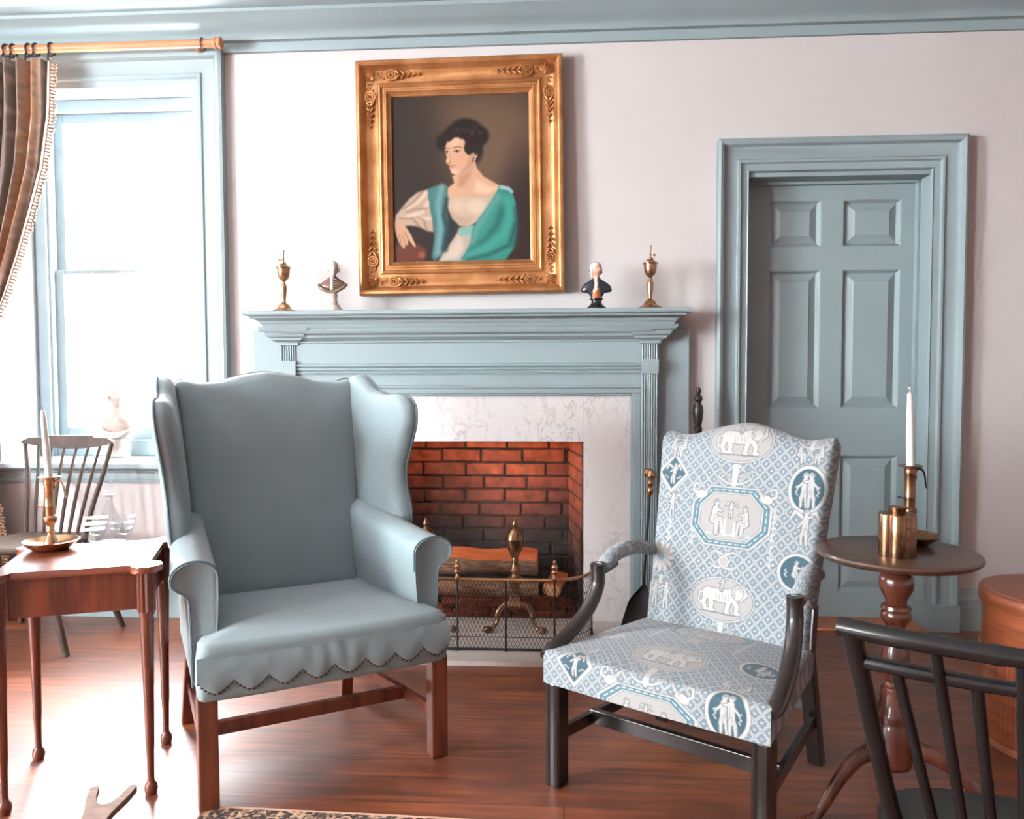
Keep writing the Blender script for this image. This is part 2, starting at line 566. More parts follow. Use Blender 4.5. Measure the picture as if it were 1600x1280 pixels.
M = {
    'wall': mat('cream_wall_paint', srgb(206, 203, 202), 0.8, col2=srgb(201, 197, 196), nscale=1.6, bump=0.04, bscale=90),
    'ceiling': mat('white_ceiling_paint', srgb(240, 240, 240), 0.85),
    'trim': mat('blue_grey_trim_paint', srgb(147, 166, 170), 0.42, col2=srgb(141, 160, 164), nscale=3.0),
    'sash': mat('pale_sash_paint', srgb(168, 188, 196), 0.5),
    'pane': clear_glass('window_glass', blend=0.1, base=0.0),
    'marble': marble_mat('veined_white_marble', srgb(224, 222, 222), srgb(138, 128, 122), 0.55),
    'hearthstone': marble_mat('pale_hearth_stone', srgb(204, 196, 190), srgb(160, 146, 136), 0.5),
    'brick': brick_mat(),
    'mortar': mat('sooty_mortar', srgb(78, 56, 46), 0.95, col2=srgb(34, 28, 26), nscale=14),
    'floor': plank_floor(),
    'brass': mat('aged_brass', srgb(204, 164, 128), 0.24, 1.0, col2=srgb(178, 136, 102), nscale=20, rvar=0.06),
    'dark_brass': mat('tarnished_brass', srgb(158, 122, 94), 0.28, 1.0, col2=srgb(122, 92, 70), nscale=24, rvar=0.06),
    'gilt': mat('worn_gilding', srgb(214, 158, 106), 0.36, 0.7, col2=srgb(172, 118, 72), nscale=10, bump=0.15, bscale=80, rvar=0.1),
    'iron': mat('black_iron', srgb(38, 36, 36), 0.5, 0.5),
    'blue_cloth': mat('slate_blue_upholstery', srgb(137, 157, 162), 0.66, col2=srgb(130, 150, 155), nscale=5, bump=0.12, bscale=500, sheen=0.25),
    'piping': mat('slate_blue_piping', srgb(88, 108, 116), 0.7),
    'mahogany': mat('red_mahogany', srgb(118, 58, 38), 0.3, col2=srgb(74, 34, 24), nscale=5, stretch=(7, 7, 0.8), coat=0.3),
    'satinwood': mat('polished_mahogany_top', srgb(132, 70, 46), 0.2, col2=srgb(98, 46, 30), nscale=4, stretch=(1, 9, 9), coat=0.6),
    'dark_wood': mat('ebonised_dark_wood', srgb(34, 27, 25), 0.32, col2=srgb(22, 18, 18), nscale=6, stretch=(6, 6, 0.9), coat=0.25),
    'tripod_wood': mat('turned_reddish_wood', srgb(92, 45, 29), 0.26, col2=srgb(50, 25, 19), nscale=6, stretch=(5, 5, 1), coat=0.4),
    'table_wood': mat('dark_tabletop_wood', srgb(82, 56, 42), 0.36, col2=srgb(56, 36, 27), nscale=3, stretch=(1, 8, 8), coat=0.3),
    'black_paint': mat('black_chair_paint', srgb(21, 20, 21), 0.24, col2=srgb(15, 15, 16), nscale=9, coat=0.0, spec=0.4),
    'brown_paint': mat('worn_brown_chair_wood', srgb(74, 58, 50), 0.6, col2=srgb(52, 40, 35), nscale=8, stretch=(4, 4, 1), spec=0.3),
    'pale_wood': mat('pale_worn_wood', srgb(134, 106, 92), 0.7, col2=srgb(104, 80, 68), nscale=9, stretch=(2, 8, 2)),
    'hoop_wood': mat('bent_reddish_wood', srgb(166, 92, 56), 0.36, col2=srgb(124, 64, 38), nscale=4, stretch=(1, 1, 9), coat=0.2),
    'hoop_pale': mat('pale_wood_rim', srgb(190, 128, 96), 0.4, col2=srgb(160, 98, 68), nscale=5, stretch=(1, 1, 6)),
    'bamboo_wood': mat('pine_curtain_pole', srgb(186, 124, 84), 0.4, col2=srgb(164, 102, 66), nscale=5, stretch=(0.6, 6, 6)),
    'candle': mat('ivory_candle_wax', srgb(236, 234, 230), 0.45, col2=srgb(230, 226, 222)),
    'porcelain': mat('white_porcelain', srgb(212, 204, 198), 0.3, col2=srgb(200, 190, 182), nscale=30),
    'marbled': mat('marbled_porcelain', srgb(226, 216, 210), 0.25, col2=srgb(176, 150, 140), nscale=40, detail=6),
    'brown_glaze': mat('brown_glaze', srgb(112, 74, 56), 0.25, col2=srgb(84, 62, 54), nscale=30),
    'olive_glaze': mat('olive_glaze', srgb(118, 104, 84), 0.3, col2=srgb(92, 80, 64), nscale=40),
    'navy_glaze': mat('dark_navy_glaze', srgb(36, 42, 52), 0.2, col2=srgb(26, 30, 40), nscale=30),
    'black_glaze': mat('black_glaze', srgb(26, 27, 30), 0.2),
    'flesh_glaze': mat('flesh_glaze', srgb(196, 152, 128), 0.35, col2=srgb(182, 138, 116), nscale=40),
    'orange_glaze': mat('orange_glaze', srgb(198, 122, 66), 0.3, col2=srgb(180, 104, 52), nscale=40),
    'grey_glaze': mat('powdered_hair_glaze', srgb(224, 216, 208), 0.5, col2=srgb(204, 194, 184), nscale=60),
    'crystal': clear_glass('clear_crystal', tint=(0.945, 0.955, 0.96, 1), blend=0.07, base=0.002, rough=0.05),
    'sill_glass': mat('frosted_pale_porcelain', srgb(172, 156, 148), 0.5, col2=srgb(136, 116, 106), nscale=25),
    'bark': mat('rough_log_bark', srgb(150, 112, 84), 0.9, col2=srgb(84, 60, 46), nscale=16, stretch=(1, 7, 7), bump=0.9, bscale=40),
    'split_wood': mat('split_orange_log', srgb(206, 112, 62), 0.7, col2=srgb(166, 80, 42), nscale=7, stretch=(0.8, 9, 9), bump=0.3, bscale=30),
    'log_end': mat('sawn_log_end', srgb(196, 144, 104), 0.8, col2=srgb(150, 104, 74), nscale=20),
    'toile': painted('blue_toile_cotton', 0.75, 0.15, 700, 0.2),
    'canvas': painted('oil_on_canvas', 0.6, 0.05, 300, spec=0.15),
    'nail': mat('dark_bronze_nail', srgb(96, 82, 70), 0.3, 0.9),
}
# ================================================================== THE ROOM
def wall_with_holes(name, mats, u0, u1, z0, z1, holes, fn):
    """flat wall in (u, z) with rectangular openings; fn(u, z) -> 3-D"""
    us = sorted({u0, u1} | {h[0] for h in holes} | {h[1] for h in holes})
    zs = sorted({z0, z1} | {h[2] for h in holes} | {h[3] for h in holes})
    mb = MB()
    idx = {}
    vs = []
    for i, u in enumerate(us):
        for j, z in enumerate(zs):
            idx[i, j] = len(vs)
            vs.append(fn(u, z))
    fs = []
    for i in range(len(us) - 1):
        for j in range(len(zs) - 1):
            cu, cz = (us[i] + us[i + 1]) / 2, (zs[j] + zs[j + 1]) / 2
            if any(h[0] < cu < h[1] and h[2] < cz < h[3] for h in holes): continue
            fs.append((idx[i, j], idx[i + 1, j], idx[i + 1, j + 1], idx[i, j + 1]))
    mb.add(vs, fs)
    return tag(mb.build(name, mats, smooth=0, recalc=False), kind='structure')


WIN = (-2.768, -1.766, 0.765, 2.622)      # window opening x0 x1 z0 z1
DOOR = (0.845, 1.656, 0.0, 2.086)
FIRE = (-0.99, 0.093, 0.0, 0.873)
WD = W + 0.31                             # plane of the sashes

tag(MB().box(XL - 0.2, XR + 0.2, YF - 0.2, W + 0.6, -0.06, 0.0).build('floor', M['floor'], smooth=0), kind='structure')
tag(MB().box(XL - 0.2, XR + 0.2, YF - 0.2, W + 0.6, ZC, ZC + 0.06).build('ceiling', M['ceiling'], smooth=0), kind='structure')
wall_with_holes('wall_back', M['wall'], XL, XR, 0, ZC, [WIN, DOOR, FIRE], lambda u, z: (u, W, z))
lw = [(-2.85, -1.55, 0.85, 2.55), (-0.35, 0.95, 0.85, 2.55)]
wall_with_holes('wall_left', M['wall'], YF, W, 0, ZC, lw, lambda u, z: (XL, u, z))
wall_with_holes('wall_front', M['wall'], XL, XR, 0, ZC, [], lambda u, z: (u, YF, z))
tag(MB().box(XR, XR + 0.06, YF, W, 0, ZC).build('wall_right', M['wall'], smooth=0), kind='structure')

# cornice along the fireplace wall and its returns
CP = [(0.0, 2.712), (0.016, 2.712), (0.02, 2.755), (0.045, 2.757), (0.052, 2.772), (0.068, 2.786), (0.098, 2.797), (0.128, 2.812), (0.156, 2.834), (0.162, 2.836), (0.164, 2.851), (0.196, 2.856), (0.214, 2.866), (0.22, 2.876)]
mb = MB()
mb.loft([[(XL, W - d, z), (XR, W - d, z)] for d, z in CP], closed=False)
tag(mb.build('trim_1', M['trim'], smooth=25), kind='structure')
mb = MB()
mb.loft([[(XL + d, YF, z), (XL + d, W, z)] for d, z in CP], closed=False)
tag(mb.build('trim_2', M['trim'], smooth=25), kind='structure')
mb = MB()
mb.loft([[(XR - d, YF, z), (XR - d, W, z)] for d, z in CP], closed=False)
tag(mb.build('trim_3', M['trim'], smooth=25), kind='structure')

# baseboards
BP = [(0.022, 0.0), (0.022, 0.135), (0.03, 0.14), (0.03, 0.15), (0.016, 0.165), (0.01, 0.185), (0.0, 0.19)]


def base_run(name, x0, x1):
    mb = MB()
    mb.loft([[(x0, W - d, z), (x1, W - d, z)] for d, z in BP], closed=False)
    mb.loft([[(x0, W - d, z), (x0, W, z)] for d, z in BP], closed=False)
    mb.loft([[(x1, W - d, z), (x1, W, z)] for d, z in BP], closed=False)
    tag(mb.build(name, M['trim'], smooth=25), kind='structure')


base_run('baseboard_back', XL, -1.475)
base_run('baseboard_middle', 0.578, 0.704)
base_run('baseboard_right', 1.81, XR)

# ---- window 1
win = structure('window_1')
x0, x1, z0, z1 = WIN
mb = MB()
CAS = [(0.0, 0.0), (0.0, 0.045), (0.012, 0.05), (0.028, 0.046), (0.04, 0.03), (0.06, 0.024), (0.095, 0.024), (0.1, 0.032), (0.112, 0.032), (0.12, 0.022), (0.146, 0.018), (0.148, 0.0)]
casing3(mb, x0 - 0.159, x1 + 0.159, z1 + 0.1, 0.70, [(d_ * 1.074, h_) for d_, h_ in CAS], W)
mb.build('window_casing', M['trim'], win, smooth=30)
mb = MB()                                  # deep reveal lining
mb.box(x0 - 0.02, x0, W - 0.005, WD + 0.06, z0, z1)
mb.box(x1, x1 + 0.02, W - 0.005, WD + 0.06, z0, z1)
mb.box(x0 - 0.02, x1 + 0.02, W - 0.005, WD + 0.06, z1, z1 + 0.02)
mb.build('reveal_lining', mat('white_reveal_paint', srgb(226, 230, 232), 0.6), win, smooth=0)
mb = MB()
mb.box(x0 - 0.17, x1 + 0.17, W - 0.065, WD + 0.06, z0 - 0.028, z0)
mb.build('window_sill', M['trim'], win, smooth=0, bevel=0.006)
mb = MB()
mb.loft([[(x0 - 0.15, W - d, z), (x1 + 0.15, W - d, z)] for d, z in [(0.0, 0.665), (0.014, 0.665), (0.016, 0.68), (0.012, 0.684), (0.012, 0.712), (0.02, 0.716), (0.024, 0.724), (0.04, 0.732), (0.044, 0.738)]], closed=False)
mb.loft([[(x1 + 0.15, W - d, z), (x1 + 0.15, W, z)] for d, z in [(0.0, 0.665), (0.014, 0.665), (0.016, 0.68), (0.012, 0.712), (0.024, 0.724), (0.044, 0.738)]], closed=False)
mb.build('sill_apron', M['trim'], win, smooth=25)
mb = MB()
mb.box(x0, -2.68, WD - 0.03, WD + 0.05, z0, z1)
mb.box(-2.75, -2.695, WD - 0.045, WD - 0.03, z0, z1)
mb.build('side_frame', M['sash'], win, smooth=0, bevel=0.004)
mb = MB()
mb.box(x0, x1, WD - 0.02, WD + 0.05, z0, z0 + 0.085)
mb.box(x0, x1, WD - 0.01, WD + 0.05, z1 - 0.06, z1)
mb.build('sash_frame', M['sash'], win, smooth=0, bevel=0.004)
for sx0, sx1 in ((-2.68, x1),):
    for zz0, zz1, dy in ((z0 + 0.085, 1.745, 0.0), (1.735, z1 - 0.06, 0.026)):
        mb = MB()
        st = 0.048
        y0, y1 = WD + dy, WD + dy + 0.024
        mb.box(sx0, sx0 + st, y0, y1, zz0, zz1)
        mb.box(sx1 - st, sx1, y0, y1, zz0, zz1)
        bot, top = (0.06, 0.022) if dy == 0 else (0.022, 0.05)
        mb.box(sx0 + st, sx1 - st, y0, y1, zz0, zz0 + bot)
        mb.box(sx0 + st, sx1 - st, y0, y1, zz1 - top, zz1)
        s = mb.build('sash', M['sash'], win, smooth=0, bevel=0.003)
        mb = MB()
        mb.box(sx0 + st, sx1 - st, y0 + 0.009, y0 + 0.013, zz0 + bot, zz1 - top)
        mb.build('pane', M['pane'], s, smooth=0)

# the other windows of the room, seen only from inside
n = 1
for wall, holes in (('l', lw),):
    for (a, b, c, d) in holes:
        n += 1
        w = structure('window_%d' % n)
        mb = MB()
        ff = (lambda u, v, e: (XL + e, u, v)) if wall == 'l' else (lambda u, v, e: (u, YF + e, v))
        for q in ((a - 0.13, a, c, d + 0.13), (b, b + 0.13, c, d + 0.13), (a, b, d, d + 0.13), (a - 0.16, b + 0.16, c - 0.05, c)):
            mb.prism([(q[0], q[2]), (q[1], q[2]), (q[1], q[3]), (q[0], q[3])], ff, -0.1, 0.035)
        mb.build('window_casing', M['trim'], w, smooth=0)
        mb = MB()
        for q in ((a, a + 0.05, c, d), (b - 0.05, b, c, d), (a, b, c, c + 0.06), (a, b, d - 0.05, d), (a, b, (c + d) / 2 - 0.02, (c + d) / 2 + 0.02), ((a + b) / 2 - 0.012, (a + b) / 2 + 0.012, c, d)):
            mb.prism([(q[0], q[2]), (q[1], q[2]), (q[1], q[3]), (q[0], q[3])], ff, -0.08, -0.05)
        mb.build('sash', M['sash'], w, smooth=0)

# ---- door 1
door = structure('door_1')
x0, x1, z0, z1 = DOOR
DC = [(0.0, 0.0), (0.0, 0.05), (0.012, 0.055), (0.026, 0.048), (0.034, 0.03), (0.046, 0.024), (0.088, 0.024), (0.094, 0.034), (0.104, 0.034), (0.11, 0.022), (0.136, 0.018), (0.141, 0.022), (0.145, 0.0)]
mb = MB()
casing3(mb, x0 - 0.143, x1 + 0.145, z1 + 0.165, 0.12, DC, W)
mb.build('door_casing', M['trim'], door, smooth=30)
mb = MB()
for a, b in ((x0 - 0.147, x0), (x1, x1 + 0.149)):
    mb.box(a, b, W - 0.058, W, 0, 0.125)
mb.build('plinth_block', M['trim'], door, smooth=0, bevel=0.003)
YS = W + 0.125
mb = MB()
mb.box(x0 - 0.02, x0, W - 0.004, YS + 0.05, 0, z1)
mb.box(x1, x1 + 0.02, W - 0.004, YS + 0.05, 0, z1)
mb.box(x0 - 0.02, x1 + 0.02, W - 0.004, YS + 0.05, z1, z1 + 0.02)
for a, b, c, d in ((x0, x0 + 0.014, 0, z1), (x1 - 0.014, x1, 0, z1), (x0, x1, z1 - 0.014, z1)):
    mb.box(a, b, YS - 0.03, YS, c, d)
mb.build('door_jamb', M['trim'], door, smooth=0, bevel=0.002)
# slab with six fielded panels
pans = []
for px0, px1 in ((0.975, 1.215), (1.317, 1.583)):
    for pz0, pz1 in ((1.785, 2.005), (1.02, 1.676), (0.134, 0.794)):
        pans.append((px0, px1, pz0, pz1))
us = sorted({x0, x1} | {p[0] for p in pans} | {p[1] for p in pans})
zs = sorted({0.012, z1} | {p[2] for p in pans} | {p[3] for p in pans})
mb = MB()
for i in range(len(us) - 1):
    for j in range(len(zs) - 1):
        cu, cz = (us[i] + us[i + 1]) / 2, (zs[j] + zs[j + 1]) / 2
        if any(p[0] < cu < p[1] and p[2] < cz < p[3] for p in pans): continue
        mb.add([(us[i], YS, zs[j]), (us[i + 1], YS, zs[j]), (us[i + 1], YS, zs[j + 1]), (us[i], YS, zs[j + 1])], [(0, 1, 2, 3)])
mb.box(x0, x1, YS + 0.03, YS + 0.045, 0.012, z1)
slab = mb.build('door_slab', M['trim'], door, smooth=0, recalc=False)
for p in pans:
    mb = MB()
    rings = []
    for ins, dep in ((0.0, 0.0), (0.004, 0.002), (0.014, 0.018), (0.018, 0.02), (0.05, 0.006), (0.053, 0.003)):
        rings.append([(p[0] + ins, YS + dep, p[2] + ins), (p[1] - ins, YS + dep, p[2] + ins), (p[1] - ins, YS + dep, p[3] - ins), (p[0] + ins, YS + dep, p[3] - ins)])
    mb.loft(rings, cap0=False)
    mb.build('door_panel', M['trim'], slab, smooth=0)
MB().box(x0, x1, W - 0.06, YS + 0.05, 0, 0.012).build('threshold', M['hoop_pale'], door, smooth=0, bevel=0.004)

# ================================================================== FIREPLACE
fire = thing('fireplace', 'blue-grey painted fireplace with moulded mantel shelf, white marble slips and brick firebox', 'fireplace', (-0.449, W, 0))
FX = 0.449


def fb(x): return x + FX                    # world x -> fireplace x ; y is measured from the wall


# chimney board behind everything
mb = MB()
for a, b, c, d in ((-1.475, -1.217, 0, 1.40), (0.325, 0.578, 0, 1.40), (-1.217, 0.325, 1.10, 1.40)):
    mb.box(fb(a), fb(b), -0.045, -0.0, c, d)
mb.box(fb(-1.335), fb(0.438), -0.075, -0.045, 1.10, 1.40)
mb.build('mantel_board', M['trim'], fire, smooth=0, bevel=0.003)
# frieze with its mouldings
mb = MB()
mb.box(fb(-1.26), fb(0.36), -0.088, -0.075, 1.235, 1.36)
mb.loft([[(fb(-1.26), -d, z), (fb(0.36), -d, z)] for d, z in [(0.075, 1.192), (0.09, 1.192), (0.094, 1.2), (0.088, 1.206), (0.098, 1.212), (0.098, 1.218), (0.09, 1.222), (0.1, 1.228), (0.1, 1.236), (0.088, 1.24)]], closed=False)
mb.build('frieze', M['trim'], fire, smooth=25)
mb = MB()
mb.loft([[(fb(-1.30), -d, z), (fb(0.40), -d, z)] for d, z in [(0.088, 1.335), (0.095, 1.338), (0.095, 1.345), (0.105, 1.352), (0.125, 1.362), (0.128, 1.372), (0.15, 1.38), (0.158, 1.392), (0.16, 1.41)]], closed=False)
mb.build('bed_moulding', M['trim'], fire, smooth=25)
mb = MB()
mb.loft([[(fb(a), -d, z) for a in (-1.26, 0.36)] for d, z in [(0.075, 1.122), (0.086, 1.125), (0.086, 1.135), (0.075, 1.14)]], closed=False)
for s in (-1, 1):
    a, b = (-1.252, -1.217) if s < 0 else (0.32, 0.355)
    mb.box(fb(a), fb(b), -0.07, -0.03, 0.02, 1.125)
    a, b = (-1.228, -1.207) if s < 0 else (0.31, 0.331)
    mb.box(fb(a), fb(b), -0.058, -0.03, 0.02, 1.111)
mb.box(fb(-1.217), fb(0.32), -0.07, -0.03, 1.102, 1.125)
mb.box(fb(-1.207), fb(0.31), -0.058, -0.03, 1.088, 1.104)
mb.build('inner_architrave', M['trim'], fire, smooth=0, bevel=0.003)
# pilasters
for a, b in ((-1.327, -1.252), (0.355, 0.43)):
    mb = MB()
    mb.box(fb(a), fb(b), -0.088, -0.045, 0.15, 1.335)
    mb.box(fb(a) - 0.008, fb(b) + 0.008, -0.108, -0.045, 0.02, 0.15)
    mb.box(fb(a) - 0.001, fb(b) + 0.001, -0.108, -0.075, 1.19, 1.255)
    nr = 7
    for z0_, z1_ in ((0.15, 1.19), (1.255, 1.335)):
        for k in range(nr):
            cx = fb(a) + (b - a) * (k + 0.5) / nr
            r = (b - a) / nr * 0.44
            mb.loft([[(cx + r * math.cos(t), -0.088 - r * 1.3 * math.sin(t), z) for t in np.linspace(0, PI, 7)] for z in (z0_, z1_)], closed=False)
    p = mb.build('pilaster', M['trim'], fire, smooth=35)
    mb = MB()
    stack(mb, fb(a), fb(b), -0.088, -0.045, [(0.0, 1.325), (0.012, 1.328), (0.012, 1.34), (0.02, 1.345), (0.034, 1.352), (0.036, 1.362), (0.048, 1.366), (0.056, 1.378), (0.058, 1.386), (0.072, 1.39), (0.078, 1.4), (0.08, 1.412)])
    mb.build('capital', M['trim'], p, smooth=20)
# shelf
mb = MB()
stack(mb, fb(-1.365), fb(0.478), -0.16, 0.0, [(0.0, 1.405), (0.012, 1.405), (0.016, 1.418), (0.02, 1.424), (0.024, 1.426), (0.03, 1.436), (0.045, 1.444), (0.058, 1.447), (0.062, 1.455), (0.078, 1.458), (0.083, 1.464), (0.084, 1.474), (0.08, 1.478)])
mb.build('mantel_shelf', M['trim'], fire, smooth=20)
# marble slips
for nm, q in (('marble_slip', (-1.225, -0.99, 0.02, 1.10)), ('marble_slip', (0.093, 0.325, 0.02, 1.10)), ('marble_lintel', (-0.99, 0.093, 0.873, 1.10))):
    mb = MB()
    mb.box(fb(q[0]), fb(q[1]), -0.035, 0.03, q[2], q[3])
    mb.build(nm, M['marble'], fire, smooth=0, bevel=0.002)
# hearth
mb = MB()
mb.box(fb(-1.30), fb(0.40), -0.58, -0.13, 0, 0.02)
mb.box(fb(-0.99), fb(0.093), -0.13, 0.0, 0, 0.02)
mb.box(fb(-1.30), fb(-0.99), -0.13, -0.0, 0, 0.02)
mb.box(fb(0.093), fb(0.40), -0.13, 0.0, 0, 0.02)
mb.build('hearthstone', M['hearthstone'], fire, smooth=0)

# firebox: coursed bricks on splayed sides
BD = 0.40                                    # depth of the firebox
bx0, bx1 = fb(-0.927), fb(0.03)
ox0, ox1 = fb(-0.99), fb(0.093)


def brick_mesh(name, bricks, parent):
    """bricks: list of (origin, along, normal, u0, u1, z0, z1) -> one mesh of bevelled bricks with painted soot"""
    v, f, col = [], [], []
    for (o, al, nn, a, b, c, d) in bricks:
        o, al, nn = Vector(o), Vector(al), Vector(nn)
        j = [random.uniform(-0.003, 0.003) for _ in range(6)]
        out = 0.008 + random.uniform(-0.002, 0.003)
        e = 0.006
        rings = []
        for ins, pr in ((0, -0.02), (0, out - e), (e * 0.3, out - e * 0.3), (e, out)):
            rings.append([(a + ins, c + ins + j[0]), (b - ins, c + ins + j[1]), (b - ins, d - ins + j[2]), (a + ins, d - ins + j[3])])
            rings[-1] = [tuple(o + al * u + nn * pr + Vector((0, 0, z))) for u, z in rings[-1]]
        bidx = len(v)
        for r in rings: v.extend(r)
        for k in range(3):
            for i in range(4):
                q = (i + 1) % 4
                f.append((bidx + k * 4 + i, bidx + k * 4 + q, bidx + (k + 1) * 4 + q, bidx + (k + 1) * 4 + i))
        f.append(tuple(bidx + 12 + i for i in range(4)))
        t = random.uniform(0, 1)
        ca = np.array(srgb(192, 92, 52)[:3]) * (1 - t) + np.array(srgb(156, 68, 42)[:3]) * t
        for r in rings:
            for p in r:
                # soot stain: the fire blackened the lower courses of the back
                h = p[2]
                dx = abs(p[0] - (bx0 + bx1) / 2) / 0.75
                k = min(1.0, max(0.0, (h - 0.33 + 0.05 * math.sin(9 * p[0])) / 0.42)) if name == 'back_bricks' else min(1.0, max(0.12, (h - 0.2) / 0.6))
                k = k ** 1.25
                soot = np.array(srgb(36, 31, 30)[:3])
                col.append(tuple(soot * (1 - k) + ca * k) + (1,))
    me = bpy.data.meshes.new(name)
    me.from_pydata([tuple(p) for p in v], [], f)
    bm = bmesh.new(); bm.from_mesh(me); bmesh.ops.recalc_face_normals(bm, faces=bm.faces); bm.to_mesh(me); bm.free()
    at = me.color_attributes.new('Col', 'FLOAT_COLOR', 'POINT')
    at.data.foreach_set('color', np.array(col, np.float32).ravel())
    me.materials.append(M['brick'])
    ob = bpy.data.objects.new(name, me)
    C.objects.link(ob)
    ob.parent = parent
    return ob


mb = MB()                                    # mortar shell behind the bricks
mb.box(bx0 - 0.04, bx1 + 0.04, BD, BD + 0.03, 0, 1.2)
mb.loft([[(ox0, -0.0, z), (ox0 - 0.04, 0.0, z), (bx0 - 0.04, BD, z), (bx0, BD, z)] for z in (0, 1.2)])
mb.loft([[(ox1, -0.0, z), (ox1 + 0.04, 0.0, z), (bx1 + 0.04, BD, z), (bx1, BD, z)] for z in (0, 1.2)])
mb.box(ox0 - 0.04, ox1 + 0.04, -0.0, BD + 0.03, 1.2, 1.23)
mb.box(ox0 - 0.04, ox1 + 0.04, 0.03, BD, -0.03, 0.012)
mb.build('firebox', M['mortar'], fire, smooth=0)
CO = 0.0705
bl = []
for r in range(16):
    z = 0.02 + r * CO
    off = (r % 2) * 0.11
    u = -0.11 + off - 0.02
    while u < bx1 - bx0:
        L = 0.205 + random.uniform(-0.012, 0.012)
        a, b = max(0, u), min(bx1 - bx0, u + L)
        if b - a > 0.02: bl.append(((bx0, BD, 0), (1, 0, 0), (0, -1, 0), a, b, z + 0.004, z + CO - 0.006))
        u += L + 0.011
brick_mesh('back_bricks', bl, fire)
for sx, (ox, bx) in ((-1, (ox0, bx0)), (1, (ox1, bx1))):
    bl = []
    al = Vector((bx - ox, BD, 0))
    LL = al.length
    al.normalize()
    nn = Vector((-al.y, al.x, 0)) if sx > 0 else Vector((al.y, -al.x, 0))
    for r in range(16):
        z = 0.02 + r * CO
        u = -0.12 + (r % 2) * 0.1
        while u < LL:
            a, b = max(0.03, u), min(LL - 0.005, u + 0.2)
            if b - a > 0.02: bl.append(((ox, 0, 0), tuple(al), tuple(nn), a, b, z + 0.004, z + CO - 0.006))
            u += 0.211
    brick_mesh('side_bricks', bl, fire)
bl = []
for i in range(6):
    for k in range(4):
        a = 0.19 * i - 0.02 + (k % 2) * 0.08
        bl.append((a, k))
mb = MB()
for a, k in bl:
    mb.box(max(bx0 - 0.03, ox0 + a), min(bx1 + 0.03, ox0 + a + 0.182), 0.0 + k * 0.1 + 0.004, 0.0 + k * 0.1 + 0.096, 0.0, 0.02)
mb.build('firebox_floor_bricks', mat('red_hearth_brick', srgb(150, 74, 46), 0.7, col2=srgb(96, 52, 38), nscale=9, bump=0.3, bscale=50), fire, smooth=0, bevel=0.003)
# brass hook for the fire irons
mb = MB()
mb.lathe([(0.001, 0), (0.022, 0.0), (0.02, 0.006), (0.008, 0.01), (0.006, 0.03), (0.001, 0.032)], 16)
mb.xform(Matrix.Translation((fb(0.385), -0.1, 0.735)) @ Matrix.Rotation(PI / 2, 4, 'X'))
mb.ring((fb(0.385), -0.13, 0.742), 0.018, 0.004, 'z', a0=PI, a1=2 * PI)
mb.build('jamb_hook', M['brass'], fire)

# small warm lamp hidden up the chimney throat, as the lit upper courses show
l = bpy.data.lights.new('chimney_lamp', 'AREA')
l.shape = 'RECTANGLE'
l.size, l.size_y = 0.7, 0.08
l.energy = 3.0
l.color = (1.0, 0.72, 0.5)
lo = bpy.data.objects.new('chimney_lamp', l)
lo.location = (-0.449, W + 0.12, 1.12)
lo.rotation_euler = (math.radians(20), 0, 0)
C.objects.link(lo)

# ---- fire irons, andirons, logs, fender
t = thing('fire_shovel', 'iron fire shovel with brass knob handle leaning against the right mantel pilaster', 'fire shovel', (0.30, 3.55, 0.0))
top = Vector((0.095, 0.08, 0.755))
bot = Vector((0.06, 0.06, 0.235))
ax = (top - bot).normalized()
Rm = ax.to_track_quat('Z', 'Y').to_matrix().to_4x4()
mb = MB().tube([bot, bot.lerp(top, 0.3), bot.lerp(top, 0.88)], [0.006, 0.0055, 0.005], 8)
mb.build('shaft', M['iron'], t)
mb = MB().lathe([(0.001, 0.03), (0.014, 0.026), (0.021, 0.012), (0.022, 0.0), (0.016, -0.012), (0.01, -0.016), (0.017, -0.022), (0.02, -0.03), (0.013, -0.04), (0.011, -0.05), (0.016, -0.056), (0.016, -0.075), (0.009, -0.085), (0.006, -0.1), (0.001, -0.1)], 18)
mb.xform(Matrix.Translation(top - ax * 0.03) @ Rm)
mb.build('knob', M['brass'], t)
pan_c = [(0.06, 0.06, 0.235), (0.04, 0.04, 0.17), (0.02, 0.02, 0.10), (0.0, 0.0, 0.015)]
mb = MB()
rings = []
for i, (p, hw) in enumerate(zip(spline(pan_c, 5), np.interp(np.linspace(0, 1, 16), [0, 0.3, 1], [0.012, 0.05, 0.062]))):
    rings.append([(p[0] + hw * u, p[1] + 0.02 * (1 - u * u) - 0.02, p[2]) for u in np.linspace(-1, 1, 7)] + [(p[0] + hw * u, p[1] + 0.02 * (1 - u * u) - 0.026, p[2]) for u in np.linspace(1, -1, 7)])
mb.loft(rings)
mb.build('pan', M['iron'], t)

t = thing('warming_pan', 'dark turned wooden handle standing upright against the wall between mantel and door casing', 'warming pan', (0.597, 3.60, 0.0))
mb = MB()
mb.lathe([(0.002, 1.128), (0.01, 1.124), (0.013, 1.112), (0.009, 1.1), (0.008, 1.095), (0.017, 1.088), (0.02, 1.075), (0.013, 1.062), (0.013, 1.056), (0.021, 1.045), (0.024, 1.02), (0.021, 0.99), (0.016, 0.965), (0.013, 0.955), (0.018, 0.95), (0.018, 0.935), (0.012, 0.925), (0.015, 0.7), (0.017, 0.5), (0.014, 0.3), (0.014, 0.16)], 18)
mb.build('turned_handle', M['dark_wood'], t)
mb = MB()
mb.lathe([(0.001, 0.0), (0.05, 0.002), (0.1, 0.012), (0.125, 0.03), (0.125, 0.05), (0.1, 0.06), (0.001, 0.066)], 28)
mb.xform(Matrix.Translation((0, 0.035, 0.125)) @ Matrix.Rotation(PI / 2, 4, 'X'))
mb.build('pan', M['dark_brass'], t)


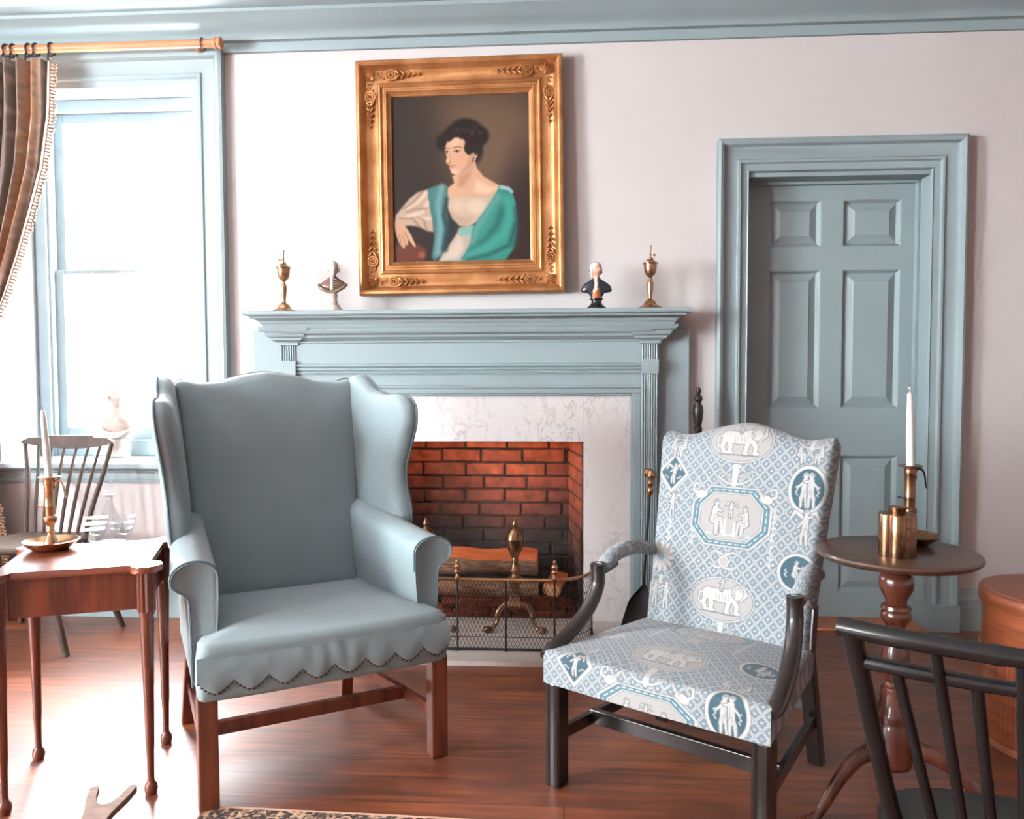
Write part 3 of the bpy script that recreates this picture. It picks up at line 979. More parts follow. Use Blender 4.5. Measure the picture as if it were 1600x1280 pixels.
def andiron(x, label):
    t = thing('andiron', label, 'andiron', (x, 3.60, 0.02), group='brass andirons')
    prof = [(0.030, 0.23), (0.033, 0.235), (0.033, 0.245), (0.02, 0.252), (0.016, 0.262), (0.024, 0.27), (0.026, 0.278), (0.018, 0.29), (0.013, 0.315), (0.016, 0.33), (0.014, 0.335), (0.02, 0.345), (0.034, 0.375), (0.040, 0.4), (0.0415, 0.418), (0.043, 0.421), (0.0415, 0.425), (0.038, 0.44), (0.028, 0.46), (0.014, 0.472), (0.009, 0.477), (0.013, 0.483), (0.014, 0.492), (0.008, 0.503), (0.003, 0.512), (0.001, 0.514)]
    MB().lathe([(0.001, 0.23)] + prof, 28).build('urn_finial', M['dark_brass'], t)
    mb = MB()
    mb.loft([[(-a, -a, z), (a, -a, z), (a, a, z), (-a, a, z)] for a, z in ((0.028, 0.105), (0.034, 0.12), (0.026, 0.13), (0.022, 0.16), (0.018, 0.2), (0.02, 0.218), (0.032, 0.222), (0.032, 0.232))])
    mb.build('plinth', M['dark_brass'], t, bevel=0.003)
    for s in (-1, 1):
        pts = spline([(s * 0.014, 0, 0.125), (s * 0.05, -0.005, 0.115), (s * 0.078, -0.012, 0.085), (s * 0.08, -0.018, 0.045), (s * 0.1, -0.03, 0.018), (s * 0.122, -0.04, 0.014)], 6)
        mb = MB().tube(pts, np.interp(np.linspace(0, 1, len(pts)), [0, 0.4, 0.75, 0.9, 1], [0.016, 0.013, 0.009, 0.01, 0.013]), 10)
        mb.ball((s * 0.125, -0.043, 0.015), (0.021, 0.021, 0.0145), 12, 8)
        mb.ball((s * 0.086, -0.016, 0.075), (0.008, 0.008, 0.006), 8, 6)
        mb.build('leg', M['dark_brass'], t)
    mb = MB()
    mb.tube([(0, 0.01, 0.115), (0, 0.12, 0.105), (0, 0.3, 0.105), (0, 0.34, 0.09), (0, 0.345, 0.0)], 0.013, 8)
    mb.build('billet_bar', M['iron'], t)
    return t


andiron(-0.222, 'brass andiron with urn finial standing in the middle of the fireplace, right of its pair')
andiron(-0.63, 'brass andiron half hidden by the blue wing chair, only its finial and foot in view')


def log(name, label, p, q, r, split, seed, group):
    p, q = Vector(p), Vector(q)
    L = (q - p).length
    t = thing(name, label, 'log', tuple((p + q) / 2), math.atan2(q.y - p.y, q.x - p.x), group)
    rs = np.random.default_rng(seed)
    ph = rs.uniform(0, 6, 5)
    mb = MB()
    rings = []
    nn = 20
    for k in range(25):
        x = -L / 2 + L * k / 24
        ring = []
        for i in range(nn):
            a = 2 * PI * i / nn
            rr = r * (1 + 0.07 * math.sin(3 * a + ph[0]) + 0.04 * math.sin(5 * a + ph[1] + x * 9) + 0.03 * math.sin(x * 14 + ph[2] + a))
            y, z = rr * math.cos(a), rr * 0.82 * math.sin(a)
            if split: z = min(z, r * 0.28 + 0.006 * math.sin(x * 20 + ph[3]) + y * 0.12)
            ring.append((x, y, z))
        rings.append(ring)
    mb.loft(rings)
    mb.build('bark', M['bark'], t, smooth=50)
    for s in (-1, 1):
        mb = MB()
        ring = rings[0] if s < 0 else rings[-1]
        mb.loft([[(s * (L / 2 + 0.0005), y, z) for x, y, z in ring], [(s * (L / 2 + 0.004), y * 0.97, z * 0.97) for x, y, z in ring]])
        mb.build('sawn_end', M['log_end'], t, smooth=0)
    if split:
        mb = MB()
        rr = []
        for k in range(25):
            x = -L / 2 + L * k / 24
            top_ = r * 0.28 + 0.006 * math.sin(x * 20 + ph[3])
            rr.append([(x, -r * 0.94, top_ - r * 0.11 + 0.003), (x, -r * 0.3, top_ - 0.03 * r + 0.006), (x, r * 0.4, top_ + 0.05 * r + 0.005), (x, r * 0.9, top_ + r * 0.11 + 0.003)])
        lo = [[(a, b, c - 0.012) for a, b, c in reversed(r_)] for r_ in rr]
        mb.loft([a + b for a, b in zip(rr, lo)])
        mb.build('split_face', M['split_wood'], t, smooth=0)
    return t


log('log', 'split log with flat orange top face, uppermost in the fireplace', (-0.74, 3.87, 0.283), (-0.13, 3.87, 0.287), 0.085, True, 3, 'fireplace logs')
log('log', 'round bark-covered log lying below the split orange one', (-0.76, 3.80, 0.166), (-0.125, 3.78, 0.165), 0.05, False, 5, 'fireplace logs')
log('log', 'short log jutting toward the room right of the brass andiron', (-0.055, 3.76, 0.165), (-0.02, 4.0, 0.17), 0.046, True, 8, 'fireplace logs')

# wire fender
t = thing('fireplace_fender', 'low wirework fireplace fender with brass top rail and finials on the hearth', 'fender', (-0.449, 3.32, 0.02))
FH = 0.305
HWF, RD = 0.575, 0.235


def fpath(s):
    """plan of the fender, s in 0..1 from the left end round the front to the right end"""
    straight = 2 * (HWF - 0.20)
    arc = PI / 2 * 0.20
    leg = RD - 0.20 + 0.06
    T = straight + 2 * arc + 2 * leg
    d = s * T
    if d < leg: return (-HWF, 0.20 + leg - d)
    d -= leg
    if d < arc:
        a = d / 0.20
        return (-HWF + 0.20 - 0.20 * math.cos(a), 0.20 - 0.20 * math.sin(a))
    d -= arc
    if d < straight: return (-HWF + 0.20 + d, 0.0)
    d -= straight
    if d < arc:
        a = d / 0.20
        return (HWF - 0.20 + 0.20 * math.sin(a), 0.20 - 0.20 * math.cos(a))
    d -= arc
    return (HWF, 0.20 + d)


TOT = 2 * (HWF - 0.20) + PI * 0.20 + 2 * (RD - 0.14)
NP = 120
rail = [(*fpath(i / NP), FH) for i in range(NP + 1)]
mb = MB().tube(rail, 0.0075, 8)
mb.build('top_rail', M['brass'], t)
mb = MB().tube([(x, y, 0.008) for x, y, _ in rail], 0.006, 8)
mb.build('bottom_rail', M['iron'], t)
mb = MB()
for zz in (0.06, 0.145, 0.23):
    mb.tube([(x, y, zz) for x, y, _ in rail], 0.0016, 5)
mb.build('cross_wire', M['iron'], t)
mb = MB()
step = 0.0165
rise = 2.2                                   # wires climb this much steeper than they run
run = FH / rise
k = -run
while k < TOT + run:
    for sgn in (1, -1):
        a, b = (k, k + run) if sgn > 0 else (k + run, k)
        seg = []
        for i in range(7):
            q = i / 6
            d = a + (b - a) * q
            if -1e-6 <= d <= TOT: seg.append((*fpath(min(1, max(0, d / TOT))), 0.008 + (FH - 0.008) * q))
        if len(seg) > 1: mb.tube(seg, 0.00105, 3)
    k += step
mb.build('wire_mesh', M['iron'], t, smooth=0, recalc=False)
for px in (-0.41, -0.205, 0.0, 0.205, 0.41):
    mb = MB().tube([(px, -0.004, 0.0), (px, -0.004, FH)], 0.0042, 8)
    mb.build('post', M['iron'], t)
for px in (-0.41, 0.0, 0.41):
    mb = MB().lathe([(0.001, 0), (0.011, 0.0), (0.012, 0.006), (0.007, 0.012), (0.006, 0.02), (0.013, 0.024), (0.0155, 0.032), (0.012, 0.038), (0.008, 0.041), (0.014, 0.045), (0.0165, 0.053), (0.011, 0.06), (0.006, 0.064), (0.0085, 0.07), (0.007, 0.078), (0.001, 0.083)], 16)
    mb.xform(Matrix.Translation((px, 0, FH + 0.004)))
    mb.build('finial', M['brass'], t)
# ================================================================== BLUE WING CHAIR
wing = thing('wing_chair', 'slate-blue upholstered wing chair with brass-nailed scalloped seat and square mahogany legs', 'armchair', (-0.681, 2.257, 0), math.radians(31))
BC = M['blue_cloth']
# seat, full width in front of the arms, narrower behind
out = [(-0.345, 0.54), (-0.355, 0.10), (-0.366, -0.03), (0.362, -0.03), (0.35, 0.10), (0.26, 0.54)]
out = [(-0.30, 0.54), (-0.352, 0.10), (-0.366, -0.03), (-0.2, -0.042), (0, -0.046), (0.2, -0.042), (0.362, -0.03), (0.346, 0.10), (0.235, 0.54)]
mb = MB()
cushion(mb, soften(out, 160, 0.025), 0.312, 0.462, 0.035, 0.03, bulge=0.006, tilt=-0.02)
seat = mb.build('seat', BC, wing, smooth=60)
# scalloped lower edge of the top cover and the nails that hold it
NS = 8


def scallop(x):
    u = (x + 0.364) / 0.728 * NS
    q = u - math.floor(u)
    return 0.336 + 0.034 * abs(2 * q - 1) ** 1.7


def front_y(x): return -0.030 - 0.016 * (1 - (x / 0.364) ** 2)


mb = MB()
nx = 192
rows = []
for q in (0.0, 0.04, 0.12, 0.3, 0.6, 1.0):
    row = []
    for i in range(nx + 1):
        x = -0.366 + 0.73 * i / nx
        zb = scallop(x)
        z = zb + (0.435 - zb) * q
        puffy = 0.004 * math.sin(PI * min(1, q * 1.6)) * (0.5 + 0.5 * math.cos(2 * PI * ((x + 0.364) / 0.728 * NS - 0.5)))
        fold = 0.0019 * math.sin(x * 95 + 2 * math.sin(x * 17)) * math.sin(PI * q) * math.exp(-((x - 0.03) / 0.14) ** 2)
        y = front_y(x) - (0.0105 if 0 < q < 1 else (0.0045 if q == 0 else -0.002)) - puffy - fold
        row.append((x, y, z))
    rows.append(row)
mb.loft(rows, closed=False)
mb.build('scalloped_cover', BC, wing, smooth=60)
mb = MB()
x = -0.362
prev = None
while x < 0.362:
    p = Vector((x, front_y(x) - 0.0065, scallop(x) + 0.002))
    if prev is None or (p - prev).length > 0.0122:
        mb.ball(p, (0.0054, 0.004, 0.0054), 8, 6)
        prev = p
    x += 0.0006
mb.build('nailhead_trim', M['nail'], wing)
# side rails
mb = MB()
for s in (-1, 1):
    xb = -0.345 if s < 0 else 0.245
    mb.loft([[(s * 0.362, -0.02, z), (s * 0.352, 0.1, z), (xb, 0.60, z), (xb - s * 0.03, 0.60, z), (s * 0.322, 0.1, z), (s * 0.332, -0.02, z)] for z in (0.312, 0.45)])
mb.box(-0.335, 0.235, 0.55, 0.62, 0.312, 0.5)
mb.build('rail_cover', BC, wing, smooth=40, bevel=0.008)

# camel-backed padded back, leaning
BCX = -0.032
outl = [(-0.265, 0.42), (0.265, 0.42), (0.285, 0.70), (0.305, 1.0), (0.315, 1.165), (0.29, 1.178), (0.24, 1.165), (0.17, 1.168), (0.09, 1.192), (0.0, 1.205), (-0.09, 1.192), (-0.17, 1.168), (-0.24, 1.165), (-0.29, 1.178), (-0.315, 1.165), (-0.305, 1.0), (-0.285, 0.70)]
mb = MB()


def back_fn(u, v, w):
    lean = 0.56 + (v - 0.42) * 0.215
    return (BCX + (u * 1.07 if u > 0 else u), lean + 0.06 - w, v)


mb.puff(soften(outl, 200, 0.018), back_fn, 0.085, 0.03, 0.022, 10)
mb.build('backrest', BC, wing, smooth=60)
mb = MB()
top_edge = [(u, v) for u, v in outl if v > 1.1]
pts = spline([back_fn(u * 0.985, v - 0.004, 0.0) for u, v in top_edge], 5)
mb.tube(pts, 0.005, 8)
mb.build('piping', M['piping'], wing)

# wings
for s in (-1, 1):
    poly = [(0.735, 1.185), (0.68, 1.192), (0.63, 1.172), (0.57, 1.135), (0.50, 1.118), (0.43, 1.122), (0.375, 1.115), (0.338, 1.08), (0.335, 1.02), (0.365, 0.94), (0.392, 0.87), (0.39, 0.80), (0.365, 0.74), (0.352, 0.69), (0.37, 0.64), (0.46, 0.62), (0.66, 0.62), (0.70, 0.80), (0.735, 1.0)]

    def wf(u, v, w, s=s):
        fl = (0.70 - u)
        x = (0.286 if s > 0 else 0.270) + (0.03 if s > 0 else 0.10) * (v - 0.7) + fl * (0.15 if s > 0 else 0.215) + 0.10 * max(0, fl - 0.2) ** 2
        return (BCX * (1 - min(1, max(0, fl / 0.36))) + s * (x + 0.062 - w), u, v)
    mb = MB()
    mb.puff(soften(poly, 180, 0.03), wf, 0.062, 0.031, 0.012, 8)
    wg = mb.build('wing', BC, wing, smooth=60)
    mb = MB()
    rim = [wf(u, v, 0.014) for u, v in soften(poly, 120, 0.03)]
    rim = [p for p in rim if p[1] < 0.68 and p[2] > 0.66]
    k = max(range(len(rim)), key=lambda i: (Vector(rim[i]) - Vector(rim[i - 1])).length)
    rim = rim[k:] + rim[:k]
    mb.tube([tuple(Vector(p)) for p in rim], 0.0038, 6)
    mb.build('piping', M['piping'], wg)

# rolled arms
for s in (-1, 1):
    mb = MB()
    rings = []
    front = None
    for k in range(15):
        q = k / 14
        y = 0.085 + q * 0.53
        xin = 0.292 - (0.03 if s > 0 else 0.05) * q
        cz = 0.628 + 0.062 * q ** 1.3
        rx, rz = 0.064 - 0.012 * q, 0.047 - 0.004 * q
        xo = 0.372 - 0.045 * q - (0.025 * q if s > 0 else 0)
        ring = [(xin + 0.012, 0.40), (xin + 0.006, 0.46), (xin + 0.002, 0.52), (xin, 0.57), (xin, cz - 0.03)]
        for a in np.linspace(PI, -0.35 * PI, 20):
            ring.append((xin + rx + rx * math.cos(a), cz + rz * math.sin(a)))
        ring += [(xo, cz - rz - 0.012), (xo - 0.002, 0.54), (xo - 0.004, 0.46), (xo - 0.006, 0.32), (xo - 0.05, 0.32)]
        sh = BCX * q
        ring = [(s * x_ + sh, y, z) for x_, z in ring]
        if k == 0:
            c = np.array(ring).mean(0)
            for ins, dy in ((0.9, 0.008), (0.965, 0.002)):
                rings.append([tuple(np.array([c[0] + (p[0] - c[0]) * ins, y - 0.012 + dy, c[2] + (p[2] - c[2]) * ins])) for p in ring])
            front = ring
        rings.append(ring)
    mb.loft(rings)
    am = mb.build('arm', BC, wing, smooth=50)
    mb = MB()
    mb.tube([(p[0], p[1] - 0.005, p[2]) for p in front[3:-1]], 0.0034, 6)
    mb.build('piping', M['piping'], am)

# legs and stretchers
mb_legs = [((-0.338, 0.01), (-0.338, 0.01)), ((0.338, 0.01), (0.338, 0.01)), ((-0.318, 0.565), (-0.335, 0.63)), ((0.218, 0.565), (0.215, 0.62))]
for i, (a, b) in enumerate(mb_legs):
    mb = MB()
    h = 0.026 if i < 2 else 0.021
    mb.loft([[(b[0] - h, b[1] - h, 0), (b[0] + h, b[1] - h, 0), (b[0] + h, b[1] + h, 0), (b[0] - h, b[1] + h, 0)],
             [(a[0] - h, a[1] - h, 0.325), (a[0] + h, a[1] - h, 0.325), (a[0] + h, a[1] + h, 0.325), (a[0] - h, a[1] + h, 0.325)]])
    mb.build('leg', M['mahogany'], wing, smooth=0, bevel=0.004)
for s in (-1, 1):
    mb = MB().bar((s * 0.338, 0.02, 0.135), (-0.327 if s < 0 else 0.217, 0.60, 0.135), 0.02, 0.034)
    mb.build('stretcher', M['mahogany'], wing, smooth=0, bevel=0.002)
MB().bar((-0.334, 0.20, 0.142), (0.300, 0.20, 0.142), 0.024, 0.04).build('stretcher', M['mahogany'], wing, smooth=0, bevel=0.002)
MB().bar((-0.32, 0.60, 0.17), (0.21, 0.60, 0.17), 0.02, 0.034).build('stretcher', M['mahogany'], wing, smooth=0, bevel=0.002)

# ================================================================== PAINTER (patterns belong to the cloth and to the canvas)
class Paint:
    def __init__(s, X, Y, base):
        s.X, s.Y = X.ravel(), Y.ravel()
        s.Cc = np.ones((s.X.size, 3)) * np.array(base, float)

    def _sel(s, x0, x1, y0, y1):
        return np.nonzero((s.X > x0) & (s.X < x1) & (s.Y > y0) & (s.Y < y1))[0]

    def put(s, idx, d, col, soft, a):
        m = np.clip(0.5 - d / soft, 0, 1)
        m = (m * m * (3 - 2 * m) * a)[:, None]
        s.Cc[idx] = s.Cc[idx] * (1 - m) + np.array(col, float) * m

    def ell(s, cx, cy, rx, ry, col, rot=0.0, soft=0.002, a=1.0, ring=None):
        R = max(rx, ry) + soft + (ring or 0)
        i = s._sel(cx - R, cx + R, cy - R, cy + R)
        if not i.size: return
        x, y = s.X[i] - cx, s.Y[i] - cy
        c, n = math.cos(rot), math.sin(rot)
        u, v = (x * c + y * n) / rx, (-x * n + y * c) / ry
        d = (np.sqrt(u * u + v * v) - 1) * min(rx, ry)
        if ring: d = np.abs(d) - ring
        s.put(i, d, col, soft, a)

    def cap(s, pts, r0, r1, col, soft=0.002, a=1.0):
        n = len(pts) - 1
        xs, ys = [p[0] for p in pts], [p[1] for p in pts]
        R = max(r0, r1) + soft
        i = s._sel(min(xs) - R, max(xs) + R, min(ys) - R, max(ys) + R)
        if not i.size: return
        best = np.full(i.size, 1e9)
        for k in range(n):
            ax_, ay_ = pts[k]
            bx_, by_ = pts[k + 1]
            dx, dy = bx_ - ax_, by_ - ay_
            L = dx * dx + dy * dy + 1e-12
            t = np.clip(((s.X[i] - ax_) * dx + (s.Y[i] - ay_) * dy) / L, 0, 1)
            r = r0 + (r1 - r0) * (k + t) / n
            best = np.minimum(best, np.hypot(s.X[i] - ax_ - t * dx, s.Y[i] - ay_ - t * dy) - r)
        s.put(i, best, col, soft, a)

    def poly(s, pts, col, soft=0.002, a=1.0, grow=0.0, ring=None):
        P = np.array(pts, float)
        R = soft + grow + (ring or 0)
        i = s._sel(P[:, 0].min() - R, P[:, 0].max() + R, P[:, 1].min() - R, P[:, 1].max() + R)
        if not i.size: return
        x, y = s.X[i], s.Y[i]
        best = np.full(i.size, 1e9)
        ins = np.zeros(i.size, bool)
        for k in range(len(P)):
            a0, b0 = P[k], P[(k + 1) % len(P)]
            dx, dy = b0 - a0
            t = np.clip(((x - a0[0]) * dx + (y - a0[1]) * dy) / (dx * dx + dy * dy + 1e-12), 0, 1)
            best = np.minimum(best, np.hypot(x - a0[0] - t * dx, y - a0[1] - t * dy))
            cr = (a0[1] > y) != (b0[1] > y)
            with np.errstate(divide='ignore', invalid='ignore'):
                ins ^= cr & (x < dx * (y - a0[1]) / (dy if dy else 1e-12) + a0[0])
        d = np.where(ins, -best, best) - grow
        if ring: d = np.abs(d) - ring
        s.put(i, d, col, soft, a)


def to_linear(c):
    c = np.clip(c, 0, 255) / 255.0
    return np.where(c <= 0.04045, c / 12.92, ((c + 0.055) / 1.055) ** 2.4)


def grid_mesh(name, V, col, material, parent, smooth=True, extra=None):
    """V (n, m, 3) dense grid and its painted colours; extra = plainer mesh pieces (verts, faces, colour) joined on"""
    n, m, _ = V.shape
    idx = np.arange(n * m).reshape(n, m)
    F = np.stack([idx[:-1, :-1], idx[:-1, 1:], idx[1:, 1:], idx[1:, :-1]], -1).reshape(-1, 4)
    verts = V.reshape(-1, 3)
    cols = np.c_[to_linear(col), np.ones(n * m)]
    faces = F.tolist()
    if extra:
        for ev, ef, ec in extra:
            b = len(verts)
            verts = np.vstack([verts, np.array(ev, float)])
            faces += [[i + b for i in f] for f in ef]
            ec = np.array(ec, float)
            if ec.ndim == 1: ec = np.tile(ec, (len(ev), 1))
            cols = np.vstack([cols, np.c_[to_linear(ec), np.ones(len(ev))]])
    me = bpy.data.meshes.new(name)
    me.from_pydata(verts.tolist(), [], faces)
    at = me.color_attributes.new('Col', 'FLOAT_COLOR', 'POINT')
    at.data.foreach_set('color', cols.astype(np.float32).ravel())
    if smooth: me.polygons.foreach_set('use_smooth', [True] * len(me.polygons))
    me.materials.append(material)
    o = bpy.data.objects.new(name, me)
    C.objects.link(o)
    if parent: o.parent = parent
    return o


# ---- the printed cotton
WH, PALE, MID, DARK, TEAL, OUT = (172, 172, 170), (152, 151, 149), (106, 122, 131), (82, 104, 117), (40, 74, 87), (84, 92, 98)


def lattice(X, Y):
    p = Paint(X, Y, (136, 150, 158))
    a = (p.X * 1.08 + p.Y) / 0.0395
    b = (p.X * 1.08 - p.Y) / 0.0395
    fa, fb_ = np.abs(a - np.round(a)), np.abs(b - np.round(b))
    d = np.minimum(fa, fb_)                     # 0 on the trellis
    ca, cb = a - np.floor(a) - 0.5, b - np.floor(b) - 0.5
    sq = np.maximum(np.abs(ca), np.abs(cb))

    def mix(m, col, k=1.0):
        m = (np.clip(m, 0, 1) * k)[:, None]
        p.Cc = p.Cc * (1 - m) + np.array(col, float) * m
    mix((0.37 - sq) / 0.04 + 0.5, DARK)
    mix((0.325 - sq) / 0.04 + 0.5, MID)
    rr = np.hypot(ca, cb)
    th = np.arctan2(cb, ca)
    mix((0.11 + 0.07 * np.cos(8 * th) - rr) / 0.05 + 0.5, WH)
    mix((0.04 - np.abs(d - 0.07)) / 0.03 + 0.5, WH)
    mix((0.022 - np.abs(d - 0.0)) / 0.03 + 0.5, DARK, 0.9)
    return p


def figure(p, x, y, h, lean=0.0, seated=False, arm=0.5, wings=False, flip=1):
    """little classical figure in white with a grey outline; (x, y) = feet"""
    f = flip
    if seated:
        parts = [([(x, y + h * 0.45), (x + f * h * 0.02, y + h * 0.75)], 0.11, 0.09), ([(x, y + h * 0.45), (x + f * h * 0.26, y + h * 0.42), (x + f * h * 0.28, y + h * 0.04)], 0.085, 0.05),
                 ([(x - f * h * 0.05, y + h * 0.4), (x + f * h * 0.12, y + h * 0.3), (x + f * h * 0.12, y)], 0.09, 0.06), ([(x + f * h * 0.03, y + h * 0.74), (x + f * h * 0.24, y + h * (0.5 + arm * 0.3))], 0.045, 0.03)]
        head = (x + f * h * 0.05, y + h * 0.92)
    else:
        parts = [([(x + lean * h, y + h * 0.5), (x + lean * h * 1.3, y + h * 0.78)], 0.1, 0.085), ([(x + lean * h, y + h * 0.5), (x - 0.06 * h, y + h * 0.25), (x - 0.05 * h, y)], 0.075, 0.035),
                 ([(x + lean * h, y + h * 0.5), (x + 0.08 * h, y + h * 0.25), (x + 0.1 * h, y)], 0.075, 0.035),
                 ([(x + lean * h, y + h * 0.77), (x + f * h * 0.22, y + h * (0.55 + arm * 0.3))], 0.04, 0.03), ([(x + lean * h, y + h * 0.77), (x - f * h * 0.18, y + h * (0.75 - arm * 0.3))], 0.04, 0.03)]
        head = (x + lean * h * 1.4, y + h * 0.93)
    g = 0.0019
    if wings:
        for q in (-1, 1):
            pts = [(x + lean * h, y + h * 0.72), (x + q * h * 0.3, y + h * 0.95), (x + q * h * 0.42, y + h * 0.7)]
            p.cap(pts, h * 0.06 + g, h * 0.03 + g, OUT)
            p.cap(pts, h * 0.06, h * 0.03, WH)
    for pts, a, b in parts: p.cap(pts, a * h + g, b * h + g, OUT)
    p.ell(head[0], head[1], h * 0.085 + g, h * 0.09 + g, OUT)
    for pts, a, b in parts: p.cap(pts, a * h * 0.92, b * h * 0.92, WH)
    SH = (124, 130, 134)
    for pts, a, b in parts[:3]:                # folds and shading strokes on the drapery
        off = [(q[0] + f * h * 0.035, q[1]) for q in pts]
        p.cap(off, h * 0.012, h * 0.006, SH, soft=0.0022, a=0.9)
        off = [(q[0] - f * h * 0.03, q[1] - h * 0.02) for q in pts]
        p.cap(off, h * 0.007, h * 0.004, SH, soft=0.002, a=0.8)
    p.ell(head[0], head[1], h * 0.08, h * 0.085, WH)
    p.ell(head[0] - f * h * 0.02, head[1] + h * 0.03, h * 0.07, h * 0.05, SH, a=0.8)


def lion(p, cx, cy, w):
    u = w
    g = 0.0018

    def q(x, y): return (cx + x * u, cy + y * u)
    legs = [[q(-0.26, 0.02), q(-0.30, -0.10), q(-0.26, -0.19), q(-0.22, -0.2)], [q(-0.20, 0.0), q(-0.16, -0.1), q(-0.17, -0.2), q(-0.13, -0.2)], [q(0.12, -0.02), q(0.10, -0.12), q(0.08, -0.21), q(0.12, -0.21)], [q(0.18, 0.0), q(0.25, -0.1), q(0.24, -0.2), q(0.29, -0.2)]]
    tail = [q(-0.28, 0.08), q(-0.37, 0.04), q(-0.38, -0.08), q(-0.34, -0.12)]
    for c, e in ((OUT, g), (WH, 0)):
        for l in legs: p.cap(l, 0.042 * u + e, 0.026 * u + e, c)
        p.cap(tail, 0.014 * u + e, 0.016 * u + e, c)
        p.cap([q(-0.24, 0.05), q(0.0, 0.03), q(0.17, 0.06)], 0.085 * u + e, 0.105 * u + e, c)
        p.ell(*q(0.27, 0.11), 0.115 * u + e, 0.125 * u + e, c)
        p.ell(*q(0.345, 0.09), 0.06 * u + e, 0.05 * u + e, c)
    p.ell(*q(0.25, 0.11), 0.10 * u, 0.11 * u, (130, 136, 140), ring=0.0014)
    for k in range(9):
        a = -1.2 + k * 0.45
        p.cap([q(0.25 + 0.05 * math.cos(a + 1.6), 0.11 + 0.05 * math.sin(a + 1.6)), q(0.25 + 0.1 * math.cos(a + 1.6), 0.11 + 0.11 * math.sin(a + 1.6))], 0.0009, 0.0009, OUT, soft=0.0015)
    for k in range(5): p.cap([q(-0.1 + 0.05 * k, 0.06), q(-0.09 + 0.05 * k, -0.03)], 0.0008, 0.0008, (120, 126, 130), soft=0.0018)
    p.ell(*q(0.335, 0.115), 0.012 * u, 0.01 * u, OUT)
    p.cap([q(-0.33, -0.225), q(0.30, -0.235)], 0.008 * u, 0.008 * u, OUT)
    figure(p, cx - 0.02 * u, cy + 0.10 * u, 0.2 * u, 0.05, False, 0.6)


def oval_lion(p, cx, cy, rx, ry):
    p.ell(cx, cy, rx + 0.006, ry + 0.006, WH)
    p.ell(cx, cy, rx + 0.006, ry + 0.006, OUT, ring=0.0008)
    p.ell(cx, cy, rx, ry, PALE)
    p.ell(cx, cy, rx, ry, OUT, ring=0.0008)
    for k in range(52):
        a = 2 * PI * k / 52
        p.ell(cx + (rx + 0.003) * math.cos(a), cy + (ry + 0.003) * math.sin(a), 0.0016, 0.0016, (184, 190, 194))
    lion(p, cx, cy + 0.005, rx * 2.0)


def octagon(p, cx, cy, rx, ry):
    def oc(k, c=0.42): return [(cx - rx * k, cy - ry * k * c), (cx - rx * k * 0.58, cy - ry * k), (cx + rx * k * 0.58, cy - ry * k), (cx + rx * k, cy - ry * k * c), (cx + rx * k, cy + ry * k * c), (cx + rx * k * 0.58, cy + ry * k), (cx - rx * k * 0.58, cy + ry * k), (cx - rx * k, cy + ry * k * c)]
    p.poly(oc(1.06), WH)
    p.poly(oc(1.06), OUT, ring=0.0007)
    p.poly(oc(1.0), (74, 108, 120))
    O = oc(0.92)
    for k in range(8):
        a, b = O[k], O[(k + 1) % 8]
        L = math.hypot(b[0] - a[0], b[1] - a[1])
        nseg = max(2, int(L / 0.02))
        for j in range(nseg):
            t0, t1 = (j + 0.2) / nseg, (j + 0.8) / nseg
            p.cap([(a[0] + (b[0] - a[0]) * t0, a[1] + (b[1] - a[1]) * t0), (a[0] + (b[0] - a[0]) * t1, a[1] + (b[1] - a[1]) * t1)], 0.0022, 0.0012, (170, 182, 184))
    p.poly(oc(0.84), WH)
    p.poly(oc(0.80), PALE)
    p.poly(oc(0.80), OUT, ring=0.0006)
    s_ = ry
    p.cap([(cx - rx * 0.6, cy - ry * 0.62), (cx + rx * 0.62, cy - ry * 0.62)], 0.002, 0.002, (170, 176, 180))
    p.cap([(cx - rx * 0.42, cy - ry * 0.6), (cx - rx * 0.42, cy - ry * 0.2)], 0.008, 0.008, (150, 154, 156))
    p.cap([(cx + rx * 0.42, cy - ry * 0.6), (cx + rx * 0.42, cy - ry * 0.3)], 0.008, 0.008, (150, 154, 156))
    figure(p, cx - rx * 0.42, cy - ry * 0.6, s_ * 1.15, 0, True, 0.6)
    figure(p, cx + rx * 0.42, cy - ry * 0.6, s_ * 1.0, 0, True, 0.6, flip=-1)
    figure(p, cx + rx * 0.02, cy - ry * 0.02, s_ * 0.55, 0, False, 0.7, True)
    p.cap([(cx - rx * 0.12, cy - ry * 0.6), (cx - rx * 0.12, cy - ry * 0.1)], 0.006, 0.004, WH)
    p.cap([(cx + rx * 0.15, cy - ry * 0.6), (cx + rx * 0.15, cy - ry * 0.2)], 0.006, 0.004, WH)


def lozenge(p, cx, cy, r):
    def sq(k): return [(cx - r * k * 0.9, cy), (cx, cy - r * k), (cx + r * k * 0.9, cy), (cx, cy + r * k)]
    p.poly(sq(1.22), WH)
    p.poly(sq(1.22), OUT, ring=0.0007)
    p.poly(sq(0.94), TEAL)
    S = sq(1.08)
    for k in range(4):
        a, b = S[k], S[(k + 1) % 4]
        for j in range(9):
            t_ = (j + 0.5) / 9
            p.ell(a[0] + (b[0] - a[0]) * t_, a[1] + (b[1] - a[1]) * t_, 0.0014, 0.0014, (150, 168, 178))
    figure(p, cx, cy - r * 0.6, r * 1.15, 0.06, False, 0.6, True)
    for q in (-1, 1):
        for k in range(3): p.ell(cx + q * r * (0.32 + 0.1 * k), cy - r * (0.3 - 0.05 * k), 0.004, 0.0018, WH, rot=q * (0.6 + k))


